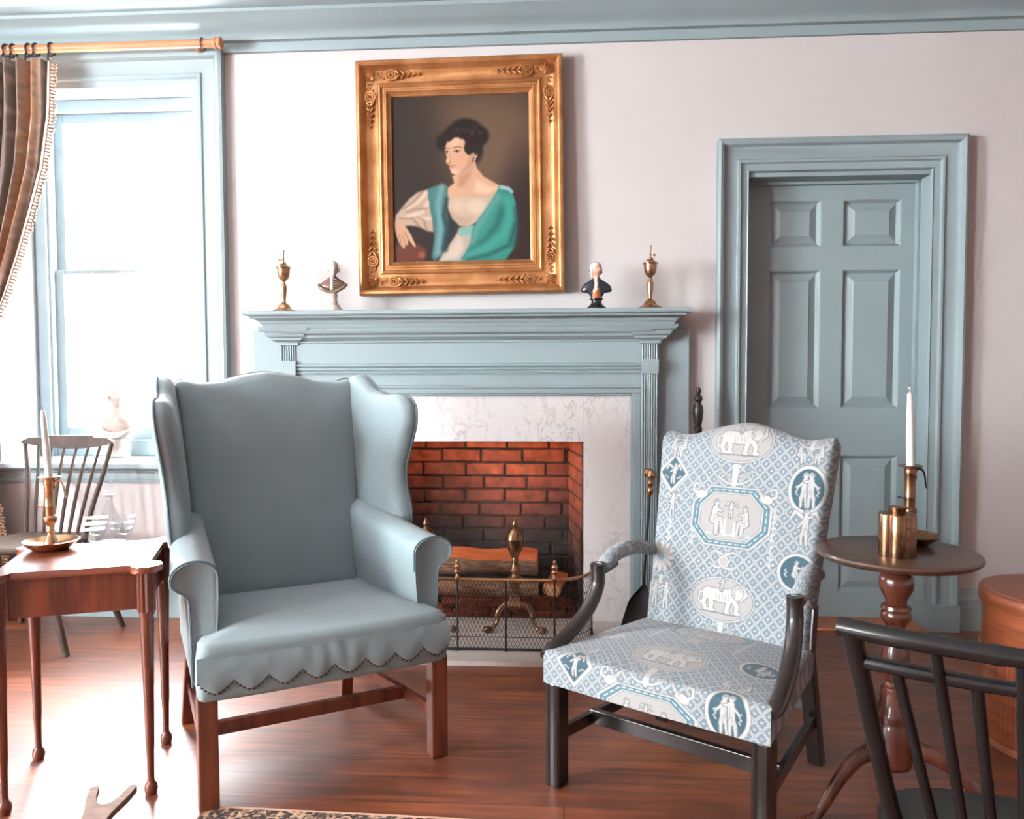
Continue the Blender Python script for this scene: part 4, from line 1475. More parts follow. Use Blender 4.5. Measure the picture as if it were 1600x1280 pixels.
def oval_dark(p, cx, cy, rx, ry, seated=False):
    p.ell(cx, cy, rx * 1.2, ry * 1.16, WH)
    p.ell(cx, cy, rx * 1.2, ry * 1.16, OUT, ring=0.0008)
    p.ell(cx, cy, rx * 0.98, ry * 0.98, TEAL)
    for k in range(40):
        a = 2 * PI * k / 40
        p.ell(cx + rx * 1.09 * math.cos(a), cy + ry * 1.07 * math.sin(a), 0.0015, 0.0015, (168, 182, 190))
    if seated:
        figure(p, cx - rx * 0.1, cy - ry * 0.7, ry * 1.4, 0, True, 0.6)
        figure(p, cx + rx * 0.4, cy - ry * 0.6, ry * 1.0, 0, True, 0.4, flip=-1)
    else:
        figure(p, cx - rx * 0.22, cy - ry * 0.82, ry * 1.6, 0.02, False, 0.6)
        figure(p, cx + rx * 0.24, cy - ry * 0.82, ry * 1.6, -0.02, False, 0.6, flip=-1)
    for q in (-1, 1):
        for k in range(4): p.ell(cx + q * rx * (0.62 + 0.06 * (k % 2)), cy + ry * (-0.25 + 0.12 * k), 0.0045, 0.002, WH, rot=0.8 * (1 if k % 2 else -1))


def swan(p, cx, cy, s_, f=1):
    for c, g in ((OUT, 0.0014), (WH, 0.0)):
        p.ell(cx, cy, s_ * 0.42 + g, s_ * 0.26 + g, c, rot=0.3 * f)
        p.cap([(cx - f * s_ * 0.3, cy + s_ * 0.05), (cx - f * s_ * 0.62, cy + s_ * 0.2), (cx - f * s_ * 0.55, cy + s_ * 0.62), (cx - f * s_ * 0.3, cy + s_ * 0.66), (cx - f * s_ * 0.22, cy + s_ * 0.46)], s_ * 0.09 + g, s_ * 0.05 + g, c)
        for k in range(4): p.ell(cx + f * s_ * (0.25 + 0.1 * k), cy + s_ * (0.2 + 0.13 * k), s_ * 0.3 + g, s_ * 0.06 + g, c, rot=f * (0.5 + 0.12 * k))
    for k in range(3): p.cap([(cx + f * s_ * 0.1, cy + s_ * (0.12 + 0.13 * k)), (cx + f * s_ * (0.45 + 0.1 * k), cy + s_ * (0.36 + 0.16 * k))], 0.0006, 0.0006, OUT, soft=0.0014)


def scroll_urn(p, cx, cy, s_):
    for c, g in ((OUT, 0.0013), (WH, 0.0)):
        p.cap([(cx, cy - s_ * 0.5), (cx, cy + s_ * 0.2)], s_ * 0.13 + g, s_ * 0.18 + g, c)
        p.ell(cx, cy + s_ * 0.42, s_ * 0.26 + g, s_ * 0.12 + g, c)
        for q in (-1, 1):
            p.cap([(cx + q * s_ * (0.15 + 0.75 * k / 9), cy - s_ * (0.45 - 0.35 * (k / 9) ** 2)) for k in range(10)], s_ * 0.05 + g, s_ * 0.04 + g, c)
            for k in range(4): p.ell(cx + q * s_ * (0.3 + 0.19 * k), cy - s_ * (0.12 - 0.10 * k) + s_ * 0.05, s_ * 0.11 + g, s_ * 0.09 + g, c)
    for q in (-1, 1):
        for k in range(4): p.ell(cx + q * s_ * (0.3 + 0.19 * k), cy - s_ * (0.12 - 0.10 * k) + s_ * 0.05, s_ * 0.06, s_ * 0.045, OUT, ring=0.0006)


def fan(p, cx, cy, r):
    for k in range(12):
        a = 2 * PI * k / 12
        for c, g in ((OUT, 0.001), (WH, 0)):
            p.ell(cx + r * 0.6 * math.cos(a), cy + r * 0.6 * math.sin(a), r * 0.42 + g, r * 0.15 + g, c, rot=a)
    p.ell(cx, cy, r * 0.28, r * 0.28, (120, 150, 166))
    p.ell(cx, cy, r * 0.28, r * 0.28, WH, ring=0.0012)


def ribbon_medal(p, cx, cy, r):
    for q in (-1, 1):
        for c, g in ((OUT, 0.0012), (WH, 0)):
            p.cap([(cx, cy + r), (cx + q * r * 1.6, cy + r * 1.7), (cx + q * r * 2.6, cy + r * 1.2)], 0.004 + g, 0.002 + g, c)
            p.cap([(cx, cy - r), (cx + q * r * 1.5, cy - r * 1.1), (cx + q * r * 2.7, cy - r * 0.4)], 0.0035 + g, 0.002 + g, c)
    p.ell(cx, cy, r + 0.001, r + 0.001, OUT)
    p.ell(cx, cy, r, r, WH)
    p.ell(cx, cy, r * 0.8, r * 0.8, PALE)


def garland(p, x, y0, y1):
    p.cap([(x, y0), (x, y1)], 0.0016, 0.0016, WH)
    n = int((y1 - y0) / 0.018)
    for k in range(n):
        for q in (-1, 1): p.ell(x + q * 0.005, y0 + (k + 0.5) * 0.018, 0.0055, 0.0022, WH, rot=q * 0.8)


def toile_back(X, Y):
    p = lattice(X, Y)
    garland(p, -0.21, 0.64, 0.78)
    figure(p, -0.21, 0.72, 0.075, 0, False, 0.7, True)
    garland(p, -0.125, 0.64, 0.79)
    garland(p, 0.135, 0.60, 0.78)
    scroll_urn(p, -0.003, 0.868, 0.062)
    octagon(p, -0.004, 0.738, 0.125, 0.088)
    swan(p, -0.108, 0.80, 0.05, 1)
    swan(p, 0.105, 0.80, 0.05, -1)
    oval_lion(p, 0.0, 0.972, 0.102, 0.062)
    lozenge(p, -0.222, 0.858, 0.055)
    figure(p, -0.235, 0.915, 0.07, 0, True, 0.8)
    figure(p, -0.195, 0.915, 0.07, 0, True, 0.8, flip=-1)
    oval_dark(p, 0.224, 0.84, 0.048, 0.062)
    figure(p, 0.19, 0.918, 0.06, 0, True, 0.8)
    figure(p, 0.255, 0.918, 0.06, 0, True, 0.8, flip=-1)
    scroll_urn(p, 0.222, 0.985, 0.05)
    figure(p, 0.225, 0.68, 0.1, 0.03, False, 0.9, True)
    oval_dark(p, 0.216, 0.598, 0.048, 0.048, True)
    fan(p, -0.228, 0.588, 0.05)
    ribbon_medal(p, -0.008, 0.602, 0.018)
    oval_lion(p, -0.002, 0.488, 0.1, 0.062)
    scroll_urn(p, -0.22, 0.51, 0.04)
    figure(p, -0.235, 0.43, 0.085, 0, False, 0.8)
    figure(p, -0.195, 0.43, 0.085, 0, False, 0.8, flip=-1)
    figure(p, 0.225, 0.44, 0.09, 0, False, 0.8, True)
    scroll_urn(p, 0.0, 0.395, 0.05)
    return p.Cc


def toile_seat(X, Y):
    """Y runs from the back of the seat (positive) to the front roll (0) and on down the front face (negative)"""
    p = lattice(X, Y)
    oval_lion(p, 0.0, 0.125, 0.105, 0.075)
    scroll_urn(p, 0.0, 0.012, 0.06)
    swan(p, -0.105, -0.03, 0.05, 1)
    swan(p, 0.105, -0.03, 0.05, -1)
    octagon(p, 0.0, -0.11, 0.14, 0.075)
    lozenge(p, -0.225, -0.012, 0.058)
    figure(p, -0.20, 0.03, 0.07, 0, True, 0.8, flip=-1)
    oval_dark(p, 0.225, -0.04, 0.05, 0.062)
    figure(p, 0.19, 0.03, 0.06, 0, True, 0.8)
    figure(p, 0.25, 0.03, 0.06, 0, True, 0.8, flip=-1)
    oval_dark(p, 0.232, 0.20, 0.05, 0.05, True)
    fan(p, -0.24, 0.22, 0.05)
    ribbon_medal(p, 0.0, 0.285, 0.018)
    octagon(p, 0.0, 0.40, 0.125, 0.08)
    garland(p, -0.13, 0.25, 0.4)
    garland(p, 0.13, 0.25, 0.4)
    return p.Cc


def toile_arm(X, Y):
    p = lattice(X, Y)
    scroll_urn(p, 0.06, 0.04, 0.05)
    scroll_urn(p, 0.17, 0.0, 0.05)
    return p.Cc


# ================================================================== PATTERNED ARMCHAIR
chair = thing('toile_armchair', 'armchair covered in blue and white figured cotton with open dark wooden arms and straight legs', 'armchair', (0.236, 2.118, 0), math.radians(-34))
TO = M['toile']
shell_c = (150, 160, 168)


def pback(x, z, w=0.0):
    return np.stack([x, 0.50 + 0.28 * (z - 0.45) - w, z], -1)


def back_half(v):                            # half width of the back at height share v
    return 0.262 + 0.034 * v - 0.004 * np.sin(PI * v)


def back_top(u):                             # serpentine top
    return 0.993 + 0.036 * np.exp(-(u / 0.42) ** 2) - 0.012 * np.exp(-((np.abs(u) - 0.72) / 0.2) ** 2) + 0.002 * np.abs(u) ** 3


nu, nv = 270, 320
uu, vv = np.meshgrid(np.linspace(-1, 1, nu), np.linspace(0, 1, nv))
zz = 0.375 + (back_top(uu) - 0.375) * vv
xx = uu * back_half(vv)
# rounding of the corners at the top
cr = np.clip((vv - 0.93) / 0.07, 0, 1)
xx = uu * (back_half(vv) - 0.018 * cr ** 2.2)
edge = np.minimum(1 - np.abs(uu), (1 - vv) * 1.2)
rim = 1 - np.clip(1 - edge / 0.10, 0, 1) ** 2.2
dep = 0.042 * np.sqrt(np.clip(rim, 0, 1)) + 0.018 * (1 - uu ** 2) * (1 - (2 * vv - 1) ** 2)
V = pback(xx, zz, dep)
colr = toile_back(xx, zz)
# rest of the padded back: sides and rear
ring_u = [(-1, v) for v in np.linspace(0, 1, 24)] + [(u, 1) for u in np.linspace(-1, 1, 40)[1:-1]] + [(1, v) for v in np.linspace(1, 0, 24)]
ring_v = []
for (u, v) in ring_u:
    c_ = min(1, max(0, (v - 0.93) / 0.07))
    ring_v.append((u * (float(back_half(v)) - 0.018 * c_ ** 2.2), 0.375 + (float(back_top(np.array(u))) - 0.375) * v))
ev, ef = [], []
for w in (0.0005, -0.02, -0.035):
    sc_ = 1.0 if w > -0.03 else 0.97
    for (x_, z_) in ring_v: ev.append((x_ * sc_, 0.50 + 0.28 * (z_ - 0.45) - w, 0.69 + (z_ - 0.69) * sc_))
k = len(ring_v)
for r in range(2):
    for i in range(k - 1): ef.append([r * k + i, r * k + i + 1, (r + 1) * k + i + 1, (r + 1) * k + i])
ef.append([2 * k + i for i in range(k)])
ecol = lattice(np.array([p[1] * 1.0 for p in ev]), np.array([p[2] for p in ev])).Cc
grid_mesh('backrest', V, colr, TO, chair, extra=[(ev, ef, ecol)])

# seat : top, front roll and front face in one dense sheet
nu, nt_ = 300, 330
SF, SB, ZS = -0.035, 0.50, 0.398
tt = np.linspace(0.50, -0.092, nt_)          # distance along the cloth from the front roll, positive over the top
uu, tg = np.meshgrid(np.linspace(-1, 1, nu), tt)


def seat_half(y): return 0.332 - 0.062 * (y - SF) / (SB - SF)


R_ = 0.022
yy = np.where(tg > 0.015, SF + tg - 0.015 + R_, np.where(tg > -0.0195, SF + R_ - R_ * np.sin(np.clip((0.015 - tg) / (R_ * PI / 2), 0, 1) * PI / 2), SF))
zz = np.where(tg > 0.015, ZS, np.where(tg > -0.0195, ZS - R_ + R_ * np.cos(np.clip((0.015 - tg) / (R_ * PI / 2), 0, 1) * PI / 2), ZS - R_ + (tg + 0.0195)))
hx = seat_half(yy)
xx = uu * hx
ed = np.clip((1 - np.abs(uu)) / 0.07, 0, 1)
er = np.sqrt(1 - (1 - ed) ** 2)
topm = np.clip(tg / 0.03, 0, 1)
zz = zz + topm * (-0.018 * (1 - er) + 0.022 * (1 - uu ** 2) * np.sin(np.clip(tg / 0.5, 0, 1) * PI) - 0.028 * tg)
yy = yy - (1 - topm) * 0.007 * (1 - uu ** 2)
V = np.stack([xx, yy, zz], -1)
colr = toile_seat(xx * 1.0, tg)
side = []
for s in (-1, 1):
    ev, ef = [], []
    ys = np.linspace(SF, SB, 20)
    for zrow in (ZS - 0.016, ZS - 0.05, 0.306):
        for y_ in ys:
            z_ = zrow - (0.028 * (y_ - SF) if zrow > 0.33 else 0)
            ev.append((s * float(seat_half(y_)), y_, z_))
    for r in range(2):
        for i in range(19): ef.append([r * 20 + i, r * 20 + i + 1, (r + 1) * 20 + i + 1, (r + 1) * 20 + i])
    side.append((ev, ef, lattice(np.array([p[1] for p in ev]), np.array([p[2] for p in ev])).Cc))
grid_mesh('seat', V, colr, TO, chair, extra=side)
mb = MB()
mb.loft([[(-0.325, SF + 0.006, z), (0.325, SF + 0.006, z), (0.262, SB + 0.03, z), (-0.262, SB + 0.03, z)] for z in (0.308, 0.37)])
mb.build('seat_rail', M['dark_wood'], chair, smooth=0)

# arms: padded rear half, bare curved wooden support running down to the front corner
DW = M['dark_wood']
for s in (-1, 1):
    pts = spline([(s * 0.272, 0.50, 0.60), (s * 0.285, 0.42, 0.622), (s * 0.298, 0.33, 0.618), (s * 0.303, 0.24, 0.592)], 14)
    n_, m_ = len(pts), 40
    V = np.zeros((n_, m_, 3))
    XA, YA = np.zeros((n_, m_)), np.zeros((n_, m_))
    for i, p in enumerate(pts):
        q = i / (n_ - 1)
        rx, rz = 0.026, 0.024 + 0.005 * math.sin(PI * q)
        if q > 0.93: rx, rz = rx * (1 - (q - 0.93) * 5), rz * (1 - (q - 0.93) * 5)
        for j in range(m_):
            a = 2 * PI * j / (m_ - 1)
            V[i, j] = (p[0] + rx * math.cos(a), p[1] + 0.1 * rz * math.sin(a), p[2] + rz * math.sin(a) * (1 if math.sin(a) > 0 else 0.7))
            XA[i, j], YA[i, j] = q * 0.3, a * 0.025
    grid_mesh('arm_pad', V, toile_arm(XA, YA), TO, chair)
    sup = spline([(s * 0.302, 0.215, 0.606), (s * 0.303, 0.218, 0.57), (s * 0.305, 0.212, 0.53), (s * 0.312, 0.175, 0.475), (s * 0.322, 0.105, 0.425), (s * 0.331, 0.03, 0.395), (s * 0.336, -0.03, 0.378)], 8)
    mb = MB()
    rr = np.interp(np.linspace(0, 1, len(sup)), [0, 0.2, 0.6, 0.9, 1], [0.0215, 0.022, 0.023, 0.021, 0.012])
    mb.tube(sup, rr, 14, squash=0.95)
    mb.tube([(s * 0.300, 0.31, 0.592), (s * 0.302, 0.25, 0.585), (s * 0.302, 0.215, 0.59)], [0.016, 0.018, 0.02], 12)
    mb.build('arm_support', DW, chair)
# legs
for s in (-1, 1):
    mb = MB()
    h = 0.024
    cx_ = s * 0.306
    prof = [(cx_ - h, -0.028), (cx_ - h + 0.008, -0.034), (cx_ - 0.006, -0.03), (cx_ + 0.006, -0.03), (cx_ + h - 0.008, -0.034), (cx_ + h, -0.028), (cx_ + h, 0.02), (cx_ - h, 0.02)]
    mb.loft([[(x_, y_, z) for x_, y_ in prof] for z in (0.0, 0.30)])
    mb.build('leg', DW, chair, smooth=0, bevel=0.002)
    mb = MB()
    h = 0.021
    a, b = (s * 0.250, 0.49), (s * 0.258, 0.575)
    mb.loft([[(c[0] - h, c[1] - h, z), (c[0] + h, c[1] - h, z), (c[0] + h, c[1] + h, z), (c[0] - h, c[1] + h, z)] for c, z in ((b, 0.0), (a, 0.36), ((s * 0.250, 0.515), 0.5))])
    mb.build('leg', DW, chair, smooth=0, bevel=0.003)
    MB().bar((s * 0.304, 0.0, 0.145), (s * 0.255, 0.54, 0.145), 0.02, 0.036).build('stretcher', DW, chair, smooth=0, bevel=0.002)
MB().bar((-0.292, 0.16, 0.15), (0.292, 0.16, 0.15), 0.022, 0.042).build('stretcher', DW, chair, smooth=0, bevel=0.002)
MB().bar((-0.255, 0.54, 0.19), (0.255, 0.54, 0.19), 0.02, 0.036).build('stretcher', DW, chair, smooth=0, bevel=0.002)
# ================================================================== FRAMED PORTRAIT
pic = thing('framed_portrait', 'gilt-framed oil portrait of a dark-haired woman in a turquoise shawl, hung above the mantel', 'painting', (-0.478, W - 0.012, 2.103), rot=(math.radians(-0.8), math.radians(-0.55), 0))
PW, PH = 0.478, 0.540
mb = MB()
FP = [(0.0, 0.0), (0.0, 0.058), (0.006, 0.066), (0.016, 0.068), (0.024, 0.062), (0.03, 0.05), (0.042, 0.036), (0.06, 0.028), (0.08, 0.026), (0.096, 0.031), (0.102, 0.038), (0.108, 0.04), (0.114, 0.036), (0.118, 0.03), (0.126, 0.03), (0.13, 0.034), (0.136, 0.034), (0.14, 0.028), (0.156, 0.018), (0.158, 0.008)]
mitred(mb, -PW, PW, -PH, PH, FP, 0.0)
mb.build('frame', M['gilt'], pic, smooth=25, recalc=True)
for sx in (-1, 1):
    for sz in (-1, 1):
        mb = MB()
        cx_, cz_ = sx * (PW - 0.062), sz * (PH - 0.062)

        def leaf(x, z, a, l, w, h=0.008, d=0.036):
            l, w, h = l * 1.3, w * 1.3, h * 1.25
            Mx = Matrix.Rotation(-a, 3, 'Y')
            mb.ball((x, -d, z), (l, h, w), 10, 6, M=Mx)
        # shell in the corner
        base = math.atan2(sz, sx)
        for k in range(7):
            a = base + (k - 3) * 0.27
            leaf(cx_ - sx * 0.016 + 0.030 * math.cos(a), cz_ - sz * 0.016 + 0.030 * math.sin(a), a, 0.021, 0.0030, 0.008, 0.036)
        mb.ball((cx_ - sx * 0.014, -0.038, cz_ - sz * 0.014), (0.01, 0.008, 0.01), 10, 6)
        for along in ('x', 'z'):
            def P_(t, o):
                return (cx_ - sx * t, cz_ + sz * o) if along == 'x' else (cx_ + sx * o, cz_ - sz * t)
            dirn = (math.pi if sx > 0 else 0) if along == 'x' else (-PI / 2 if sz > 0 else PI / 2)
            x_, z_ = P_(0.098, 0.0)                # rosette
            mb.ring((x_, -0.035, z_), 0.0225, 0.006, 'y', 18, 6)
            mb.ring((x_, -0.037, z_), 0.012, 0.0045, 'y', 14, 6)
            mb.ball((x_, -0.037, z_), (0.005, 0.007, 0.005), 8, 6)
            x_, z_ = P_(0.045, 0.004)
            mb.ring((x_, -0.034, z_), 0.011, 0.004, 'y', 14, 6, a0=0.5, a1=5.2)
            for k in range(5):                     # tapering leaves
                t_ = 0.13 + 0.026 * k
                sc_ = 1 - k * 0.15
                for q in (-1, 1):
                    x_, z_ = P_(t_, q * 0.011 * sc_)
                    leaf(x_, z_, dirn + q * 0.7 * (1 if along == 'x' else -1) * (sx * sz), 0.014 * sc_, 0.0055 * sc_)
                x_, z_ = P_(t_ + 0.008, 0)
                mb.ball((x_, -0.034, z_), (0.0055 * sc_, 0.006, 0.0055 * sc_), 8, 5)
            mb.tube([(P_(0.06, -0.012)[0], -0.031, P_(0.06, -0.012)[1]), (P_(0.12, 0.004)[0], -0.03, P_(0.12, 0.004)[1]), (P_(0.262, 0)[0], -0.03, P_(0.262, 0)[1])], [0.004, 0.0035, 0.001], 6)
        mb.build('corner_ornament', M['gilt'], pic, smooth=50)
MB().box(-PW + 0.004, PW - 0.004, -0.006, 0.004, -PH + 0.004, PH - 0.004).build('backing', M['dark_wood'], pic, smooth=0)

# canvas, painted in the coordinates of a 1124 x 1280 sketch: corners of the sight opening
cw, chh = PW - 0.154, PH - 0.154
nx, nz = 330, 394
U, Vv = np.meshgrid(np.linspace(0, 1, nx), np.linspace(0, 1, nz))     # v downwards
TL, TR, BR_, BL_ = (np.array(q, float) for q in ((215, 250), (890, 225), (905, 1055), (238, 1070)))
SX = (1 - Vv) * ((1 - U) * TL[0] + U * TR[0]) + Vv * ((1 - U) * BL_[0] + U * BR_[0])
SY = (1 - Vv) * ((1 - U) * TL[1] + U * TR[1]) + Vv * ((1 - U) * BL_[1] + U * BR_[1])
p = Paint(SX, SY, (52, 42, 36))
p.ell(700, 430, 300, 260, (96, 76, 60), soft=330, a=0.95)
p.ell(760, 560, 210, 170, (104, 84, 68), soft=220, a=0.55)
p.ell(330, 560, 150, 260, (40, 35, 34), soft=180, a=0.6)
p.ell(880, 850, 120, 330, (46, 34, 33), soft=150, a=0.85)
p.ell(250, 930, 120, 160, (38, 32, 31), soft=120, a=0.8)
SK, SKS, SKD = (198, 158, 130), (158, 116, 92), (112, 80, 64)
# hair behind
for q in ((590, 436, 92, 74, 0.2), (652, 440, 44, 44, 0), (580, 394, 62, 38, 0), (520, 430, 50, 38, -0.4), (636, 520, 30, 52, 0.1), (464, 474, 26, 38, 0)):
    p.ell(q[0], q[1], q[2], q[3], (32, 25, 24), rot=q[4], soft=30)
# chair and dark lap
p.poly([(238, 985), (300, 960), (370, 975), (410, 1010), (400, 1072), (232, 1075)], (92, 50, 40), soft=40)
p.poly([(300, 900), (420, 890), (450, 960), (440, 1072), (390, 1072), (400, 1000), (330, 960)], (44, 36, 36), soft=26)
p.ell(375, 1030, 16, 13, (140, 76, 60), soft=18)
# dress skirt
p.poly([(545, 900), (625, 885), (640, 960), (600, 1010), (560, 1060), (455, 1064), (490, 1000), (530, 940)], (178, 162, 148), soft=18)
p.poly([(520, 990), (560, 930), (580, 1000), (540, 1062), (470, 1064)], (204, 188, 172), soft=30, a=0.7)
# neck, chest
p.poly([(520, 640), (560, 620), (628, 560), (640, 600), (672, 640), (720, 668), (756, 690), (750, 730), (690, 800), (640, 800), (520, 790), (494, 740), (496, 700), (530, 672)], SK, soft=14)
p.poly([(556, 640), (600, 618), (622, 575), (606, 640), (575, 690), (548, 690)], SKS, soft=34, a=0.6)
p.poly([(640, 660), (700, 690), (740, 700), (690, 730), (630, 715)], (224, 190, 164), soft=40, a=0.8)
# bodice
p.poly([(496, 742), (560, 738), (640, 742), (722, 735), (690, 800), (650, 860), (600, 892), (560, 886), (520, 850), (498, 800)], (190, 166, 146), soft=16)
p.poly([(510, 800), (560, 840), (620, 850), (590, 890), (550, 884), (516, 846)], (170, 146, 130), soft=34, a=0.75)
p.ell(640, 790, 46, 34, (208, 188, 168), soft=44, a=0.8)
p.ell(550, 790, 32, 30, (200, 178, 158), soft=40, a=0.7)
p.cap([(500, 742), (560, 736), (640, 742), (716, 736)], 2, 2, (186, 160, 140), soft=5)
# face
face = [(488, 486), (500, 455), (530, 432), (575, 438), (606, 480), (622, 540), (612, 580), (590, 608), (562, 628), (534, 634), (515, 622), (508, 604), (504, 588), (490, 574), (488, 566), (493, 548), (487, 520), (484, 504)]
p.poly(face, SK, soft=9)
p.poly([(596, 470), (622, 540), (612, 582), (590, 608), (564, 628), (560, 628), (586, 592), (602, 545)], SKS, soft=26, a=0.6)
p.ell(528, 470, 26, 22, (214, 176, 148), soft=30, a=0.8)
p.ell(560, 556, 26, 22, (204, 150, 124), soft=30, a=0.7)
p.ell(532, 617, 16, 10, (224, 186, 160), soft=14, a=0.7)
p.poly([(502, 520), (510, 545), (514, 572), (500, 576), (510, 560)], SKS, soft=8, a=0.8)
p.cap([(492, 574), (502, 578), (512, 574)], 2.2, 1.6, (150, 100, 82), soft=5)
p.cap([(511, 520), (512, 545), (515, 566)], 2.0, 2.5, (190, 148, 122), soft=8, a=0.7)
for (ex, ey, w_) in ((542, 517, 15), (494, 521, 8)):
    p.ell(ex, ey, w_, 6, (196, 168, 150), soft=5)
    p.ell(ex - 1, ey, 5.5 if w_ > 10 else 4, 5.2, (48, 36, 32), soft=3)
    p.cap([(ex - w_, ey - 1), (ex - w_ * 0.2, ey - 7), (ex + w_, ey - 2)], 1.8, 1.6, (70, 48, 40), soft=4)
    p.cap([(ex - w_, ey + 5), (ex, ey + 8), (ex + w_, ey + 4)], 1, 1, (168, 124, 102), soft=5)
p.cap([(524, 500), (545, 492), (568, 500)], 2.6, 1.5, (88, 62, 50), soft=5, a=0.85)
p.cap([(486, 505), (495, 499), (505, 503)], 2.2, 1.5, (88, 62, 50), soft=5, a=0.85)
p.cap([(508, 589), (520, 586), (538, 585)], 2.4, 1.4, (150, 78, 70), soft=4)
p.cap([(512, 595), (522, 597), (532, 593)], 2.6, 1.6, (186, 112, 98), soft=5)
p.ell(632, 530, 11, 22, (206, 160, 132), rot=0.1, soft=7)
p.ell(631, 530, 5, 14, (160, 112, 90), rot=0.1, soft=6)
p.ell(629, 556, 4, 5, (214, 190, 160), soft=3)
# hair in front
p.cap([(500, 452), (530, 425), (575, 430), (598, 462), (604, 510)], 17, 19, (34, 26, 25), soft=16)
for q in ((512, 440, 15, 12), (538, 436, 12, 12), (562, 444, 12, 12), (592, 500, 16, 24), (600, 520, 13, 14), (478, 452, 18, 22), (640, 490, 26, 44), (486, 434, 16, 14)):
    p.ell(*q, (36, 28, 26), soft=11)
for k in range(26):
    a = random.uniform(-0.3, 3.0)
    rr_ = random.uniform(25, 75)
    hx_, hz_ = 585 + rr_ * 1.1 * math.cos(a), 440 - rr_ * 0.75 * math.sin(a)
    p.ell(hx_, hz_, 12, 7, (58, 46, 42), rot=random.uniform(0, 3), soft=9, a=0.35)
# sleeve and forearm
p.poly([(402, 705), (350, 720), (310, 752), (276, 795), (246, 832), (240, 872), (262, 890), (310, 884), (356, 888), (404, 912), (432, 915), (428, 850), (412, 780)], (178, 154, 136), soft=16)
for q in (((396, 720), (350, 770), (300, 800)), ((405, 770), (372, 820), (300, 840)), ((414, 850), (370, 850), (340, 830))):
    p.cap(list(q), 9, 6, (208, 186, 168), soft=22, a=0.8)
for q in (((376, 716), (330, 770), (285, 800)), ((392, 800), (350, 800), (300, 816)), ((360, 888), (330, 850), (262, 850)), ((398, 905), (385, 860), (350, 840))):
    p.cap(list(q), 5, 4, (134, 110, 98), soft=16, a=0.75)
p.poly([(240, 868), (286, 874), (322, 930), (346, 985), (340, 992), (308, 955), (306, 984), (296, 976), (290, 1000), (278, 990), (266, 976), (252, 940), (241, 900)], (188, 148, 120), soft=9)
p.cap([(290, 920), (312, 958)], 3, 2, (150, 108, 88), soft=8)
p.cap([(276, 930), (294, 972)], 2.4, 1.6, (150, 108, 88), soft=7)
p.cap([(262, 930), (278, 984)], 2.4, 1.6, (150, 108, 88), soft=7)
# shawl on her right shoulder, then on her left
TQ, TQD, TQL = (52, 128, 116), (26, 70, 68), (104, 166, 156)
p.poly([(400, 704), (446, 684), (496, 684), (498, 745), (492, 800), (506, 866), (500, 930), (482, 1010), (440, 1062), (424, 1040), (436, 950), (432, 880), (416, 800)], (68, 112, 112), soft=20)
p.cap([(470, 690), (452, 780), (466, 900), (454, 1020)], 14, 16, (116, 154, 154), soft=30, a=0.7)
p.cap([(494, 750), (482, 830), (500, 900), (486, 1000)], 9, 16, (36, 58, 62), soft=24, a=0.85)
p.cap([(412, 720), (424, 800), (440, 880)], 6, 8, (56, 110, 112), soft=16, a=0.8)
p.poly([(498, 800), (520, 850), (556, 888), (548, 918), (505, 980), (490, 1000), (506, 900)], (38, 44, 46), soft=18, a=0.9)
p.poly([(556, 896), (625, 884), (630, 915), (600, 935), (554, 934)], (122, 166, 158), soft=12)
p.poly([(748, 690), (790, 695), (812, 722), (828, 770), (834, 850), (832, 930), (820, 1000), (780, 1056), (560, 1062), (590, 1020), (612, 960), (620, 900), (650, 850), (700, 780), (728, 730)], TQ, soft=14)
p.cap([(740, 740), (690, 820), (640, 900), (620, 970)], 16, 13, (98, 150, 142), soft=34, a=0.7)
p.cap([(770, 800), (740, 880), (690, 950), (610, 1010)], 20, 12, TQD, soft=44, a=0.55)
p.cap([(790, 760), (800, 850), (770, 930), (690, 990), (600, 1030)], 22, 16, (66, 150, 136), soft=50, a=0.7)
p.cap([(826, 880), (800, 980), (700, 1030), (600, 1052)], 10, 8, TQD, soft=30, a=0.75)
p.cap([(826, 800), (834, 900), (820, 990)], 10, 10, (40, 74, 76), soft=30, a=0.7)
p.cap([(760, 694), (792, 700), (808, 716)], 10, 8, (140, 178, 176), soft=14)
p.cap([(770, 712), (796, 722)], 5, 4, (60, 110, 110), soft=10)
p.poly([(480, 1052), (560, 1046), (590, 1062), (470, 1070)], (140, 176, 174), soft=16, a=0.7)
Xc = (U - 0.5) * 2 * cw
Zc = (0.5 - Vv) * 2 * chh
Yc = np.full_like(Xc, -0.010)
grid_mesh('canvas', np.stack([Xc, Yc, Zc], -1), p.Cc * 0.93, M['canvas'], pic)

# ================================================================== MANTEL ORNAMENTS
ZM = 1.4785


